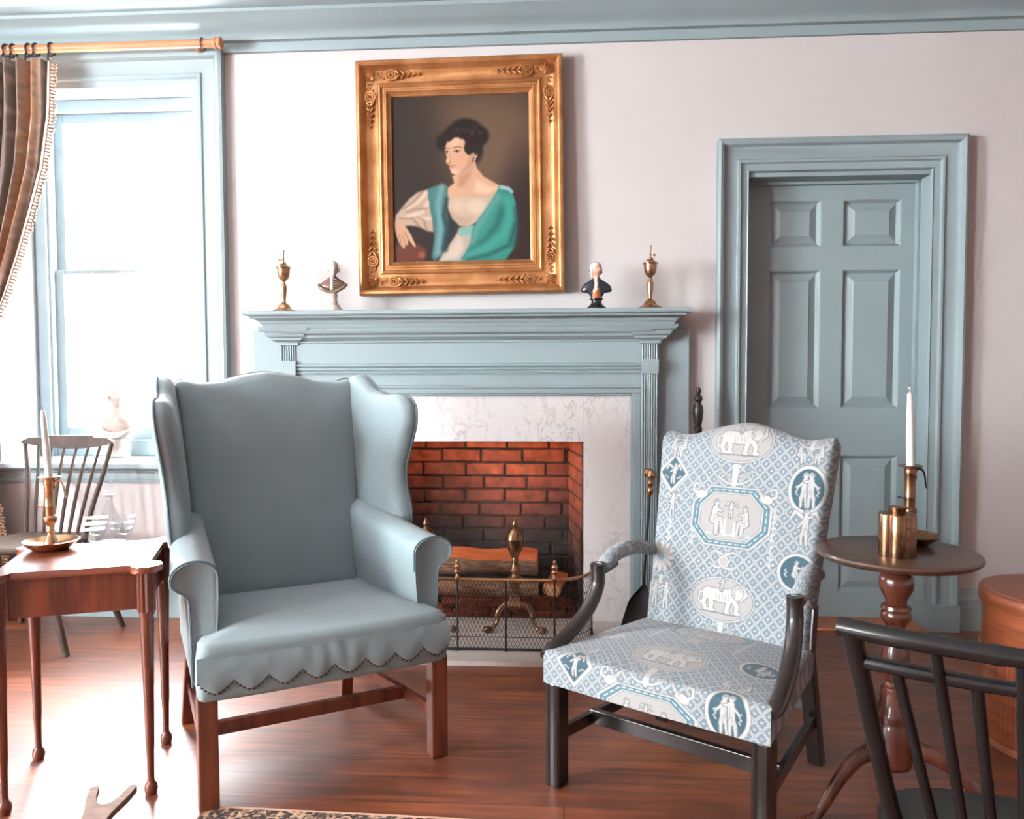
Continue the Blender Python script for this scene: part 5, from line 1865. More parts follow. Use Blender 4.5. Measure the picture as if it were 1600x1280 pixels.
def lamp(x, label, flip):
    t = thing('brass_lamp', label, 'oil lamp', (x, 3.605, ZM), group='brass lamps on the mantel')
    k = 0.000283
    prof = [(0, 1115), (178, 1115), (182, 1100), (170, 1085), (140, 1076), (112, 1062), (100, 1040), (88, 1010), (60, 990), (38, 970), (27, 955), (30, 920), (38, 850), (48, 760), (48, 715), (40, 690), (27, 660), (24, 635), (38, 615), (70, 590), (90, 550), (99, 480), (103, 425), (124, 412), (124, 404), (100, 392), (70, 375), (52, 350), (40, 340), (40, 326), (32, 318), (0, 316)]
    mb = MB().lathe([(max(0.0003, r * k), (1115 - y) * k) for r, y in prof], 28)
    mb.build('lamp_body', M['brass'], t)
    mb = MB()
    z0 = (1115 - 318) * k
    mb.tube([(0, 0, z0), (0.001, 0, z0 + 0.018), (0.002, 0, z0 + 0.05)], [0.0035, 0.0026, 0.0022], 8)
    mb.tube([(0.002, 0, z0 + 0.048), (0.002, 0, z0 + 0.053)], [0.0045, 0.0045], 8)
    mb.tube([(0.0, 0, z0 + 0.01), (flip * 0.016, 0, z0 + 0.01)], 0.0018, 6)
    mb.ball((flip * 0.018, 0, z0 + 0.01), (0.005, 0.004, 0.006), 8, 6)
    mb.ball((0, 0, z0 + 0.014), (0.005, 0.005, 0.006), 8, 6)
    mb.build('burner', M['dark_brass'], t)


lamp(-1.276, 'brass lamp on the left end of the mantel shelf, beside the pale bust', -1)
lamp(0.384, 'brass lamp on the right end of the mantel shelf, beside the dark-coated bust', 1)


def torso(mb, rows):
    """rows: (z, half width, half depth, y offset, shoulder slope) -> lofted ellipses"""
    rings = []
    for z, a, b, y in rows:
        rings.append([(a * math.copysign(abs(math.cos(t)) ** 0.85, math.cos(t)), y + b * math.sin(t), z) for t in np.linspace(0, 2 * PI, 28, endpoint=False)])
    mb.loft(rings)


def head(t, z, r, skin, hairm, turn, queue=False):
    """small modelled head: face with nose, brows, chin, ears; hair as a child mesh"""
    Rz = Matrix.Rotation(turn, 4, 'Z')
    T = Matrix.Translation((0, 0, z)) @ Rz
    mb = MB()
    rings = []
    for k in range(21):
        v = -1 + 2 * k / 20
        a = math.sqrt(max(0.0, 1 - v * v)) * (1.0 - 0.16 * max(0, -v)) + 0.02
        ring = []
        for i in range(28):
            th = 2 * PI * i / 28
            x, y = a * math.cos(th) * 0.78, a * math.sin(th) * 0.96
            if y < 0:                            # face side
                f_ = max(0, -math.sin(th)) ** 10
                nose = f_ * (0.34 * math.exp(-((v + 0.08) / 0.13) ** 2) + 0.16 * math.exp(-((v - 0.12) / 0.16) ** 2))
                chin = f_ * 0.16 * math.exp(-((v + 0.78) / 0.14) ** 2)
                lip = f_ * 0.10 * math.exp(-((v + 0.46) / 0.06) ** 2)
                brow = 0.07 * math.exp(-((v - 0.24) / 0.07) ** 2) * max(0, -math.sin(th)) ** 2
                eye = -0.10 * math.exp(-((v - 0.12) / 0.09) ** 2) * math.exp(-((abs(x) - 0.3) / 0.14) ** 2)
                y -= nose + chin + lip + brow + eye
            ring.append((x * r, y * r, v * r * 1.25))
        rings.append(ring)
    mb.loft(rings)
    for s in (-1, 1): mb.ball((s * 0.76 * r, 0.05 * r, 0.0), (0.1 * r, 0.18 * r, 0.26 * r), 8, 6)
    mb.lathe([(0.7 * r, -1.75 * r), (0.56 * r, -1.4 * r), (0.46 * r, -0.9 * r), (0.4 * r, -0.6 * r)], 16, (0, 0.12 * r, 0))
    mb.xform(T)
    hd = mb.build('head', skin, t, smooth=70)
    mb = MB()
    for s in (-1, 1):
        mb.ball((s * 0.26 * r, -0.86 * r, 0.15 * r), (0.10 * r, 0.05 * r, 0.05 * r), 8, 6)
    mb.xform(T)
    mb.build('eyes', M['navy_glaze'], hd)
    mb = MB()
    mb.ball((0, 0.20 * r, 0.46 * r), (0.90 * r, 1.02 * r, 0.94 * r), 18, 12)
    for s in (-1, 1):
        for zz_ in (0.05, -0.3): mb.ball((s * 0.84 * r, 0.10 * r, zz_ * r), (0.27 * r, 0.46 * r, 0.21 * r), 10, 8)
    if queue:
        mb.tube([(0, 1.05 * r, 0.0), (0, 1.3 * r, -0.5 * r), (0, 1.25 * r, -1.2 * r)], [0.22 * r, 0.26 * r, 0.1 * r], 8)
    mb.xform(T)
    hr = mb.build('hair', hairm, hd, smooth=70)
    if queue:
        mb = MB()
        for s in (-1, 1): mb.ball((s * 0.3 * r, 1.15 * r, 0.02 * r), (0.32 * r, 0.14 * r, 0.22 * r), 8, 6)
        mb.xform(T)
        mb.build('ribbon', M['black_glaze'], hd)


# pale bust with brown and olive drapery
t = thing('portrait_bust', 'pale porcelain bust with brown and olive jacket on the mantel left of the painting', 'bust', (-1.047, 3.605, ZM))
k = 0.000286
mb = MB()
mb.lathe([(0.0005, 0), (150 * k, 0), (152 * k, 14 * k), (140 * k, 34 * k), (112 * k, 60 * k), (84 * k, 100 * k), (66 * k, 140 * k), (58 * k, 200 * k), (66 * k, 225 * k), (72 * k, 250 * k), (60 * k, 275 * k), (66 * k, 300 * k), (0.0005, 310 * k)], 24)
mb.build('socle', M['marbled'], t)
mb = MB()
Z0 = 280 * k
torso(mb, [(Z0 - 0.001, 0.010, 0.010, 0), (Z0 + 0.008, 0.028, 0.016, -0.001), (Z0 + 0.024, 0.056, 0.021, -0.001), (Z0 + 0.036, 0.0645, 0.022, 0), (Z0 + 0.043, 0.062, 0.021, 0.001), (Z0 + 0.055, 0.047, 0.019, 0.002), (Z0 + 0.068, 0.027, 0.016, 0.003), (Z0 + 0.078, 0.015, 0.013, 0.003), (Z0 + 0.082, 0.010, 0.010, 0.003)])
tb = mb.build('jacket', M['brown_glaze'], t, smooth=60)
mb = MB()
mb.tube(spline([(-0.064, -0.004, Z0 + 0.040), (-0.052, -0.022, Z0 + 0.026), (-0.026, -0.024, Z0 + 0.011), (0, -0.022, Z0 + 0.006), (0.026, -0.024, Z0 + 0.011), (0.052, -0.022, Z0 + 0.026), (0.064, -0.004, Z0 + 0.040)], 6), 0.0072, 8)
mb.build('drapery', M['olive_glaze'], t)
mb = MB()
mb.tube(spline([(0.0, -0.010, Z0 + 0.082), (0.001, -0.019, Z0 + 0.062), (0.002, -0.025, Z0 + 0.036), (0.002, -0.025, Z0 + 0.014)], 5), [0.0085] * 4 + [0.0075] * 6 + [0.009] * 6, 8)
for q in range(5): mb.tube([(0.010, -0.0215 - 0.0006 * q, Z0 + 0.064 - q * 0.011), (0.021, -0.0195, Z0 + 0.060 - q * 0.011)], [0.0026, 0.0016], 6)
mb.build('shirt_front', M['porcelain'], t)
head(t, Z0 + 0.111, 0.0285, M['porcelain'], M['porcelain'], math.radians(28))

# dark bust
t = thing('portrait_bust', 'bust in dark navy coat and orange waistcoat on black base, right end of the mantel', 'bust', (0.146, 3.60, ZM))
mb = MB()
mb.lathe([(0.0005, 0), (0.042, 0), (0.043, 0.006), (0.036, 0.012), (0.026, 0.02), (0.022, 0.03), (0.024, 0.038), (0.030, 0.042), (0.030, 0.047), (0.0005, 0.05)], 24)
mb.build('socle', M['black_glaze'], t)
mb = MB()
Z0 = 0.044
torso(mb, [(Z0, 0.020, 0.015, 0), (Z0 + 0.012, 0.027, 0.019, 0), (Z0 + 0.026, 0.036, 0.022, 0), (Z0 + 0.031, 0.066, 0.019, 0.002), (Z0 + 0.040, 0.069, 0.021, 0.002), (Z0 + 0.056, 0.064, 0.023, 0.003), (Z0 + 0.070, 0.050, 0.022, 0.004), (Z0 + 0.082, 0.030, 0.018, 0.005), (Z0 + 0.090, 0.019, 0.015, 0.005), (Z0 + 0.098, 0.013, 0.012, 0.005)])
mb.build('coat', M['navy_glaze'], t, smooth=60)
mb = MB()
rings = []
for z, a, d in ((0.002, 0.017, 0.0185), (0.016, 0.019, 0.0235), (0.034, 0.0175, 0.0255), (0.052, 0.013, 0.0245), (0.064, 0.008, 0.022)):
    rings.append([(a * u, -d + 0.007 * u * u, Z0 + z) for u in np.linspace(-1, 1, 9)] + [(a * u, -d + 0.012, Z0 + z) for u in np.linspace(1, -1, 5)])
mb.loft(rings)
mb.build('waistcoat', M['orange_glaze'], t, smooth=50)
mb = MB()
for q in range(6):
    mb.ball((random.uniform(-0.001, 0.001), -0.0265 + 0.0013 * q, Z0 + 0.042 + q * 0.0105), (0.0105 - 0.0005 * q, 0.006, 0.0085), 10, 7)
mb.build('jabot', M['porcelain'], t)
head(t, Z0 + 0.127, 0.0285, M['flesh_glaze'], M['grey_glaze'], math.radians(32), True)

# ================================================================== CURTAIN POLE, CURTAIN
t = thing('curtain_pole', 'tan wooden curtain pole across the top of the window', 'curtain pole', (-2.6, 3.665, 2.717))
mb = MB().tube([(-1.1, 0, 0), (1.0, 0, 0)], 0.0195, 16)
mb.build('pole', M['bamboo_wood'], t)
mb = MB().lathe([(0.001, 0), (0.024, 0.0), (0.027, 0.008), (0.024, 0.016), (0.028, 0.024), (0.026, 0.034), (0.012, 0.04), (0.001, 0.041)], 18)
mb.xform(Matrix.Translation((0.995, 0, 0)) @ Matrix.Rotation(PI / 2, 4, 'Y'))
mb.build('finial', M['bamboo_wood'], t)
mb = MB().ring((0.94, 0, -0.002), 0.026, 0.0032, 'x', 20, 6)
mb.build('ring', M['iron'], t)
for x in (-0.95, 0.9):
    MB().bar((x, 0.015, 0), (x, 0.066, 0), 0.02, 0.03).build('bracket', M['bamboo_wood'], t, smooth=0, bevel=0.002)

cur = thing('window_curtain', 'grey and copper brocade curtain with tan fringe, drawn back at the left of the window', 'curtain', (0, 3.64, 0))
ctrl = [(2.652, -2.375, -3.35), (2.40, -2.388, -3.34), (2.168, -2.428, -3.30), (1.962, -2.492, -3.26), (1.754, -2.562, -3.22), (1.575, -2.632, -3.17), (1.485, -2.672, -3.14), (1.32, -2.80, -3.10), (1.20, -2.90, -3.06), (1.13, -2.93, -3.05), (1.05, -2.91, -3.08), (0.9, -2.84, -3.14), (0.7, -2.75, -3.22), (0.55, -2.705, -3.26), (0.40, -2.69, -3.3), (0.2, -2.685, -3.32), (0.02, -2.68, -3.34)]
zc = np.array([q[0] for q in ctrl])[::-1]
xr_ = np.array([q[1] for q in ctrl])[::-1]
xl_ = np.array([q[2] for q in ctrl])[::-1]
nu, nz = 420, 220
zs_ = np.linspace(2.652, 0.02, nz)
us_ = np.linspace(0, 1, nu)
UU, ZZ = np.meshgrid(us_, zs_)
XRr, XLl = np.interp(ZZ, zc, xr_), np.interp(ZZ, zc, xl_)
XX = XLl + (XRr - XLl) * UU
wd = (XRr - XLl)
amp = 0.040 * np.clip(wd / 0.8, 0.25, 1.1)
ph_ = UU * 2 * PI * 13.5
YY = amp * (np.sin(ph_) + 0.35 * np.sin(2.3 * ph_ + ZZ * 2)) * (0.85 + 0.15 * np.sin(ZZ * 5))
XX = XX + 0.008 * np.cos(ph_)
# woven brocade colours: copper and grey bands, scrolling figure
cl = UU * 9.0
figu = np.sin(cl * 7 + 2.2 * np.sin(ZZ * 23)) * np.sin(ZZ * 31 + 2.0 * np.sin(cl * 5))
fig2 = np.sin(cl * 15 + 3 * np.sin(ZZ * 40 + cl)) * np.sin(ZZ * 62 + 2 * np.sin(cl * 9))
band = np.exp(-((UU - 0.915) / 0.035) ** 2) + 0.55 * np.exp(-((UU - 0.62) / 0.03) ** 2)
ca, cb, cc_ = np.array([94, 80, 70.]), np.array([178, 118, 74.]), np.array([158, 136, 118.])
w1 = np.clip(band, 0, 1)[..., None]
colc = ca * (1 - w1) + cb * w1
m1 = np.clip((figu - 0.25) * 3, 0, 1)[..., None] * 0.5
m2 = np.clip((fig2 - 0.35) * 4, 0, 1)[..., None] * 0.45
colc = colc * (1 - m1) + cc_ * m1
colc = colc * (1 - m2) + np.array([78, 66, 62.]) * m2
grid_mesh('curtain_cloth', np.stack([XX, YY, ZZ], -1), colc.reshape(-1, 3), painted('brocade', 0.62, 0.2, 500, 0.3), cur)
mb = MB()
zt = 2.64
i_ = 0
while zt > 0.03:
    xe = float(np.interp(zt, zc, xr_))
    s_ = 1 if True else 0
    mb.tube([(xe - 0.002, 0.0, zt), (xe + 0.014, -0.002, zt - 0.004), (xe + 0.030 + 0.004 * math.sin(i_ * 1.7), -0.004, zt - 0.010)], [0.0035, 0.0052, 0.0062], 5)
    zt -= 0.0155
    i_ += 1
edge_ = [(float(np.interp(z, zc, xr_)), -0.002, z) for z in np.linspace(2.65, 0.03, 80)]
mb.tube(edge_, 0.004, 6)
mb.build('fringe', mat('tan_fringe', srgb(132, 100, 76), 0.9, col2=srgb(96, 68, 50), nscale=60), cur)
for k in range(9):
    x = -2.385 - 0.055 * k - (0.02 if k % 2 else 0)
    mb = MB()
    mb.ring((x, 0.025, 2.713), 0.027, 0.0045, 'x', 18, 6)
    pts = [(x, 0.0, 2.689), (x + 0.008, -0.012, 2.672), (x + 0.022, -0.014, 2.664), (x + 0.030, -0.014, 2.676)]
    mb.tube(spline(pts, 5), 0.0045, 6)
    mb.tube([(x, 0.0, 2.689), (x - 0.003, 0.0, 2.65)], 0.0045, 6)
    mb.build('curtain_ring', M['iron'], cur)

# ================================================================== FIGURE ON THE WINDOW SILL
t = thing('porcelain_figure', 'pale porcelain bust on a round base standing on the sunlit window sill', 'figurine', (-2.30, 3.99, 0.766))
mb = MB().lathe([(0.0005, 0), (0.055, 0.0), (0.056, 0.01), (0.046, 0.02), (0.034, 0.035), (0.030, 0.06), (0.038, 0.085), (0.036, 0.095), (0.0005, 0.1)], 24)
mb.build('socle', M['sill_glass'], t)
mb = MB()
torso(mb, [(0.09, 0.03, 0.028, 0), (0.11, 0.055, 0.036, 0), (0.15, 0.085, 0.042, 0), (0.18, 0.088, 0.044, 0), (0.21, 0.075, 0.042, 0.0), (0.24, 0.045, 0.036, 0.004), (0.262, 0.026, 0.026, 0.006), (0.275, 0.02, 0.02, 0.006)])
mb.build('drapery', M['sill_glass'], t, smooth=60)
mb = MB()
for k in range(4): mb.tube(spline([(-0.086 + 0.014 * k, -0.026 - 0.004 * k, 0.165 - 0.008 * k), (-0.04, -0.046, 0.135 - 0.01 * k), (0.02, -0.047, 0.128 - 0.006 * k), (0.08 - 0.008 * k, -0.03, 0.145 - 0.004 * k)], 6), 0.005, 6)
mb.build('folds', M['marbled'], t)
head(t, 0.312, 0.047, M['sill_glass'], M['marbled'], math.radians(40))

# ================================================================== LEFT TABLE AND WHAT STANDS ON IT
RT = math.radians(20)
LT = (-1.405, 2.25)
tb = thing('work_table', 'small mahogany table with rounded turret corners and slim tapered legs, in front of the window', 'table', (LT[0], LT[1], 0), RT)


def turret_outline(hw, hd, r, n=10):
    pts = []
    for (sx, sy, a0) in ((1, -1, -PI), (1, 1, -PI / 2), (-1, 1, 0), (-1, -1, PI / 2)):
        cx_, cy_ = sx * (hw - r * 0.55), sy * (hd - r * 0.55)
        for k in range(n + 1):
            a = a0 + 0.15 + (1.5 * PI - 0.3) * k / n
            pts.append((cx_ + r * math.cos(a), cy_ + r * math.sin(a)))
    return pts


ol = turret_outline(0.212, 0.196, 0.042)
mb = MB()
mb.loft([[(x * k, y * k, z) for x, y in ol] for k, z in ((0.985, 0.645), (1.0, 0.649), (1.0, 0.661), (0.99, 0.665))])
mb.build('tabletop', M['satinwood'], tb, smooth=30)
mb = MB()
mb.box(-0.165, 0.165, -0.160, -0.142, 0.535, 0.645)
mb.box(-0.165, 0.165, 0.142, 0.160, 0.535, 0.645)
mb.box(-0.182, -0.164, -0.145, 0.145, 0.535, 0.645)
mb.box(0.164, 0.182, -0.145, 0.145, 0.535, 0.645)
mb.build('apron', M['mahogany'], tb, smooth=0, bevel=0.002)
for sx in (-1, 1):
    for sy in (-1, 1):
        mb = MB()
        lx, ly = sx * 0.184, sy * 0.162
        prof = [(0.0145, 0.0), (0.0165, 0.006), (0.0185, 0.016), (0.0165, 0.028), (0.0105, 0.036), (0.0095, 0.05), (0.0105, 0.12), (0.0125, 0.16), (0.0122, 0.165), (0.014, 0.30), (0.0185, 0.46), (0.0195, 0.50), (0.018, 0.515), (0.0215, 0.522), (0.0215, 0.530)]
        mb.lathe(prof, 18, (lx, ly, 0))
        rings = []
        for z in (0.530, 0.645):
            rings.append([(lx + (0.0225 + 0.0022 * math.cos(10 * a)) * math.cos(a), ly + (0.0225 + 0.0022 * math.cos(10 * a)) * math.sin(a), z) for a in np.linspace(0, 2 * PI, 60, endpoint=False)])
        mb.loft(rings)
        mb.build('leg', M['mahogany'], tb, smooth=40)


def chamberstick(name, label, loc, rz, m, group=None):
    t = thing(name, label, 'candlestick', loc, rz, group)
    t.scale = (1.05, 1.05, 1.1)
    mb = MB()
    mb.lathe([(0.0005, 0.001), (0.046, 0.0), (0.05, 0.003), (0.064, 0.012), (0.074, 0.023), (0.0755, 0.0245), (0.0735, 0.025), (0.062, 0.0155), (0.048, 0.007), (0.0005, 0.006)], 40)
    mb.build('drip_pan', m, t, smooth=50)
    mb = MB()
    mb.lathe([(0.023, 0.006), (0.022, 0.010), (0.014, 0.034), (0.0085, 0.04), (0.0075, 0.044), (0.011, 0.05), (0.008, 0.056), (0.006, 0.062), (0.012, 0.07), (0.017, 0.078), (0.0185, 0.086), (0.0175, 0.09), (0.0125, 0.094), (0.0135, 0.1), (0.0135, 0.118), (0.0142, 0.12), (0.0135, 0.122), (0.0135, 0.176), (0.0155, 0.18), (0.0155, 0.186), (0.0145, 0.192), (0.0165, 0.196), (0.030, 0.1985), (0.0305, 0.2005), (0.0295, 0.2015), (0.014, 0.2), (0.0005, 0.1995)], 30)
    mb.build('stem', m, t, smooth=40)
    mb = MB()
    mb.tube(spline([(0.014, 0, 0.186), (0.022, 0, 0.192), (0.034, 0, 0.188), (0.041, 0, 0.172), (0.044, 0, 0.15), (0.047, 0, 0.142)], 6), np.linspace(0.0032, 0.002, 31), 8)
    mb.tube([(0.0135, 0, 0.188), (0.0165, 0, 0.165)], [0.003, 0.002], 6)
    mb.build('handle', M['iron'] if m is M['dark_brass'] else m, t)
    mb = MB()
    mb.tube([(-0.013, 0, 0.116), (-0.03, -0.002, 0.12)], 0.0016, 6)
    mb.ball((-0.032, -0.002, 0.1205), (0.004, 0.004, 0.002), 8, 5)
    mb.build('ejector_knob', M['iron'] if m is M['dark_brass'] else m, t)
    return t


def candle(label, loc, h, lean, wick, rz=0):
    t = thing('taper_candle', label, 'candle', loc, rot=(0, lean, rz), group='tall white candles')
    mb = MB()
    mb.lathe([(0.0005, 0), (0.0105, 0), (0.0102, h * 0.4), (0.0082, h * 0.8), (0.0066, h * 0.965), (0.004, h * 0.99), (0.0005, h)], 20)
    mb.build('wax', M['candle'], t)
    mb = MB().tube([(0, 0, h - 0.002), (0.0005, 0, h + 0.006), (-0.001, 0, h + 0.012)], 0.0014, 6)
    if wick: mb.ball((-0.001, 0, h + 0.011), (0.003, 0.003, 0.003), 8, 6)
    mb.build('wick', M['candle'] if wick else M['pale_wood'], t)
    return t


ZT = 0.6655
CL = (-1.562, 2.325)
chamberstick('candlestick', 'brass candlestick with dished pan on the mahogany table beside the window', (CL[0], CL[1], ZT), math.radians(5), M['brass'])
candle('tall white taper candle, leaning slightly, in the candlestick on the left mahogany table', (CL[0], CL[1], ZT + 0.2195), 0.205, math.radians(-4), False)

# decanter and four glasses
t = thing('glass_decanter', 'clear glass decanter with round disc stopper behind the four small glasses', 'decanter', (-1.41, 2.385, ZT))
mb = MB().lathe([(0.0005, 0.0), (0.040, 0.0), (0.043, 0.006), (0.0435, 0.03), (0.041, 0.055), (0.034, 0.078), (0.023, 0.1), (0.0135, 0.122), (0.0105, 0.135), (0.0105, 0.148), (0.019, 0.155), (0.0195, 0.158), (0.010, 0.157), (0.008, 0.14), (0.011, 0.122), (0.031, 0.078), (0.039, 0.05), (0.04, 0.012), (0.0005, 0.008)], 32)
mb.build('bottle', M['crystal'], t, smooth=60)
mb = MB()
mb.lathe([(0.006, 0.146), (0.0082, 0.158), (0.005, 0.165), (0.0045, 0.170)], 16)
m2 = MB().lathe([(0.0005, -0.005), (0.010, -0.0045), (0.0155, -0.002), (0.016, 0.0), (0.0155, 0.002), (0.010, 0.0045), (0.0005, 0.005)], 26)
m2.xform(Matrix.Translation((0, 0, 0.184)) @ Matrix.Rotation(PI / 2, 4, 'X'))
mb.add(m2.v, m2.f)
mb.build('stopper', M['crystal'], t, smooth=50)


def goblet(label, loc):
    t = thing('drinking_glass', label, 'glass', loc, group='small glasses by the decanter')
    MB().lathe([(0.030, 0.107), (0.0318, 0.107), (0.0318, 0.09), (0.028, 0.072), (0.018, 0.058), (0.005, 0.053), (0.0005, 0.055), (0.016, 0.061), (0.0262, 0.074), (0.0298, 0.09)], 28).build('bowl', M['crystal'], t, smooth=60)
    MB().lathe([(0.0005, 0.054), (0.0052, 0.053), (0.0038, 0.045), (0.0062, 0.036), (0.0038, 0.028), (0.0034, 0.012), (0.006, 0.0045), (0.0225, 0.002), (0.023, 0.0), (0.0005, 0.0)], 24).build('stem', M['crystal'], t, smooth=60)
    return t


goblet('small stemmed glass at the front of its group, nearer the brass candlestick', (-1.338, 2.186, ZT))
goblet('small stemmed glass at the front of its group, nearer the wing chair', (-1.268, 2.205, ZT))
goblet('small stemmed glass in the rear pair, nearer the brass candlestick', (-1.385, 2.275, ZT))
goblet('small stemmed glass in the rear pair, nearer the wing chair', (-1.312, 2.295, ZT))

# ================================================================== SPINDLE-BACK CHAIR BY THE WINDOW
t = thing('spindle_back_chair', 'brown spindle-back wooden chair with shaped crest rail beneath the window', 'chair', (-2.36, 3.42, 0), math.radians(-3))
BW = M['brown_paint']
mb = MB()
so = soften([(-0.16, 0.14), (0.16, 0.14), (0.205, 0.0), (0.20, -0.17), (0.1, -0.215), (0, -0.22), (-0.1, -0.215), (-0.20, -0.17), (-0.205, 0.0)], 80, 0.06)
mb.loft([[(x * k, y * k, z) for x, y in so] for k, z in ((0.9, 0.428), (0.985, 0.44), (1.0, 0.452), (0.985, 0.462), (0.8, 0.458), (0.3, 0.452), (0.02, 0.452))])
mb.build('seat', BW, t, smooth=50)


def crest_y(x): return 0.245 - 0.5 * x * x


mb = MB()
rings = []
for x in np.linspace(-0.235, 0.235, 41):
    ax_ = abs(x)
    zt_ = 0.905 if ax_ < 0.125 else (0.896 if ax_ < 0.20 else 0.896 - (ax_ - 0.20) * 0.5)
    zb_ = 0.842 + 0.03 * (ax_ / 0.235) ** 2
    y = crest_y(x)
    rings.append([(x, y - 0.009, zb_), (x, y + 0.009, zb_), (x, y + 0.013, zt_), (x, y - 0.005, zt_)])
mb.loft(rings)
mb.build('crest_rail', BW, t, smooth=30)
for s in (-1, 1):
    pts = spline([(s * 0.148, 0.115, 0.44), (s * 0.165, 0.15, 0.58), (s * 0.19, 0.195, 0.72), (s * 0.222, 0.225, 0.87)], 6)
    MB().tube(pts, np.linspace(0.0115, 0.010, len(pts)), 10).build('back_post', BW, t)
for k in range(6):
    u = -1 + 2 * (k + 1) / 7
    xb, xt = u * 0.145, u * 0.222
    pts = spline([(xb, 0.12, 0.45), (xb + (xt - xb) * 0.3, 0.15, 0.58), (xb + (xt - xb) * 0.62, 0.195, 0.73), (xt, crest_y(xt), 0.86)], 5)
    MB().tube(pts, np.interp(np.linspace(0, 1, len(pts)), [0, 0.35, 1], [0.007, 0.0085, 0.0055]), 8).build('spindle', BW, t)
for sx in (-1, 1):
    for sy in (-1, 1):
        a = Vector((sx * 0.15, sy * 0.14 - 0.03, 0.44))
        b = Vector((sx * 0.262, sy * 0.185 - 0.005 + (0.03 if sy > 0 else 0), 0.0))
        MB().tube([a, a.lerp(b, 0.5), b], [0.011, 0.0165, 0.013], 10).build('leg', BW, t)
    a, b = Vector((sx * 0.21, -0.165, 0.2)), Vector((sx * 0.21, 0.16, 0.2))
    MB().tube([a, a.lerp(b, 0.5), b], [0.007, 0.010, 0.007], 8).build('stretcher', BW, t)
MB().tube([(-0.21, 0, 0.2), (0, 0, 0.2), (0.21, 0, 0.2)], [0.007, 0.010, 0.007], 8).build('stretcher', BW, t)

# ================================================================== TRIPOD TABLE
TT = (0.902, 2.212)
ZR = 0.712
t = thing('tripod_table', 'round-topped tripod table with turned reddish column beside the patterned armchair', 'table', (TT[0], TT[1], 0))
MB().lathe([(0.0005, 0.688), (0.175, 0.688), (0.197, 0.692), (0.206, 0.699), (0.2075, 0.705), (0.205, 0.710), (0.199, 0.712), (0.0005, 0.712)], 72).build('tabletop', M['table_wood'], t, smooth=40)
TW = M['tripod_wood']
cp = [(0.0005, 0.689), (0.055, 0.688), (0.055, 0.672), (0.05, 0.666), (0.036, 0.655), (0.034, 0.650), (0.0425, 0.642), (0.0445, 0.625), (0.0425, 0.607), (0.034, 0.59), (0.028, 0.578), (0.027, 0.568), (0.037, 0.562), (0.039, 0.553), (0.034, 0.548), (0.038, 0.542), (0.0385, 0.527), (0.033, 0.519), (0.026, 0.508), (0.022, 0.49), (0.0255, 0.47), (0.034, 0.44), (0.0385, 0.412), (0.037, 0.385), (0.028, 0.362), (0.022, 0.35), (0.026, 0.343), (0.034, 0.338), (0.036, 0.33), (0.034, 0.318), (0.038, 0.31), (0.036, 0.298), (0.04, 0.288), (0.0415, 0.276), (0.046, 0.268), (0.048, 0.255), (0.044, 0.243), (0.046, 0.236), (0.05, 0.225), (0.05, 0.13), (0.046, 0.118), (0.03, 0.108), (0.0005, 0.106)]
MB().lathe(cp, 32).build('column', TW, t, smooth=40)
for k, a in enumerate((math.radians(203), math.radians(-25), math.radians(76))):
    d = Vector((math.cos(a), math.sin(a), 0))
    pts = [d * r + Vector((0, 0, z)) for r, z in ((0.035, 0.165), (0.085, 0.168), (0.14, 0.145), (0.19, 0.1), (0.225, 0.055), (0.252, 0.025), (0.285, 0.014))]
    pts = spline(pts, 6)
    mb = MB().tube(pts, np.interp(np.linspace(0, 1, len(pts)), [0, 0.3, 0.8, 0.93, 1], [0.03, 0.023, 0.014, 0.014, 0.018]), 12, squash=0.75)
    mb.ball(tuple(d * 0.288 + Vector((0, 0, 0.0135))), (0.026, 0.026, 0.0135), 12, 8)
    mb.build('leg', TW, t, smooth=60)

CR = (0.972, 2.305)
chamberstick('candlestick', 'dull brass candlestick with dark curved handle on the round tripod table', (CR[0], CR[1], ZR), math.radians(8), M['dark_brass'])
candle('tall white candle with curled wick in the candlestick on the round tripod table', (CR[0], CR[1], ZR + 0.2195), 0.208, math.radians(-1.5), True)
t = thing('brass_canister', 'lobed brass canister with round cap standing on the round tripod table', 'canister', (0.878, 2.155, ZR), math.radians(12))
rings = []
for k_, z in ((0.98, 0.0), (1.0, 0.003), (1.0, 0.106), (0.96, 0.111), (0.9, 0.112)):
    ring = []
    for i in range(96):
        a = 2 * PI * i / 96
        rr_ = 0.0405 + 0.0085 * abs(math.cos(3 * a)) ** 0.8
        ring.append((k_ * rr_ * math.cos(a), k_ * rr_ * math.sin(a), z))
    rings.append(ring)
MB().loft(rings).build('body', M['dark_brass'], t, smooth=30)
MB().lathe([(0.021, 0.111), (0.0215, 0.112), (0.0215, 0.124), (0.0225, 0.126), (0.0225, 0.129), (0.019, 0.131), (0.0005, 0.1315)], 28).build('cap', M['dark_brass'], t, smooth=40)

# ================================================================== ROUND WOODEN BOX
BXC = (1.60, 2.63)
t = thing('round_wooden_box', 'tall round lidded box of reddish bentwood with ribbed lower half on the floor', 'box', (BXC[0], BXC[1], 0))
HW = M['hoop_wood']
MB().lathe([(0.0005, 0.30), (0.232, 0.30), (0.233, 0.302), (0.233, 0.455), (0.0005, 0.46)], 72).build('body', HW, t, smooth=40)
MB().lathe([(0.228, 0.445), (0.241, 0.445), (0.243, 0.448), (0.243, 0.484), (0.240, 0.488), (0.225, 0.489), (0.222, 0.492), (0.0005, 0.494)], 72).build('lid', HW, t, smooth=40)
rings = []
for z in (0.012, 0.30):
    rings.append([((0.2325 + 0.0040 * math.cos(88 * a)) * math.cos(a), (0.2325 + 0.0040 * math.cos(88 * a)) * math.sin(a), z) for a in np.linspace(0, 2 * PI, 880, endpoint=False)])
MB().loft(rings).build('ribbed_drum', HW, t, smooth=60)
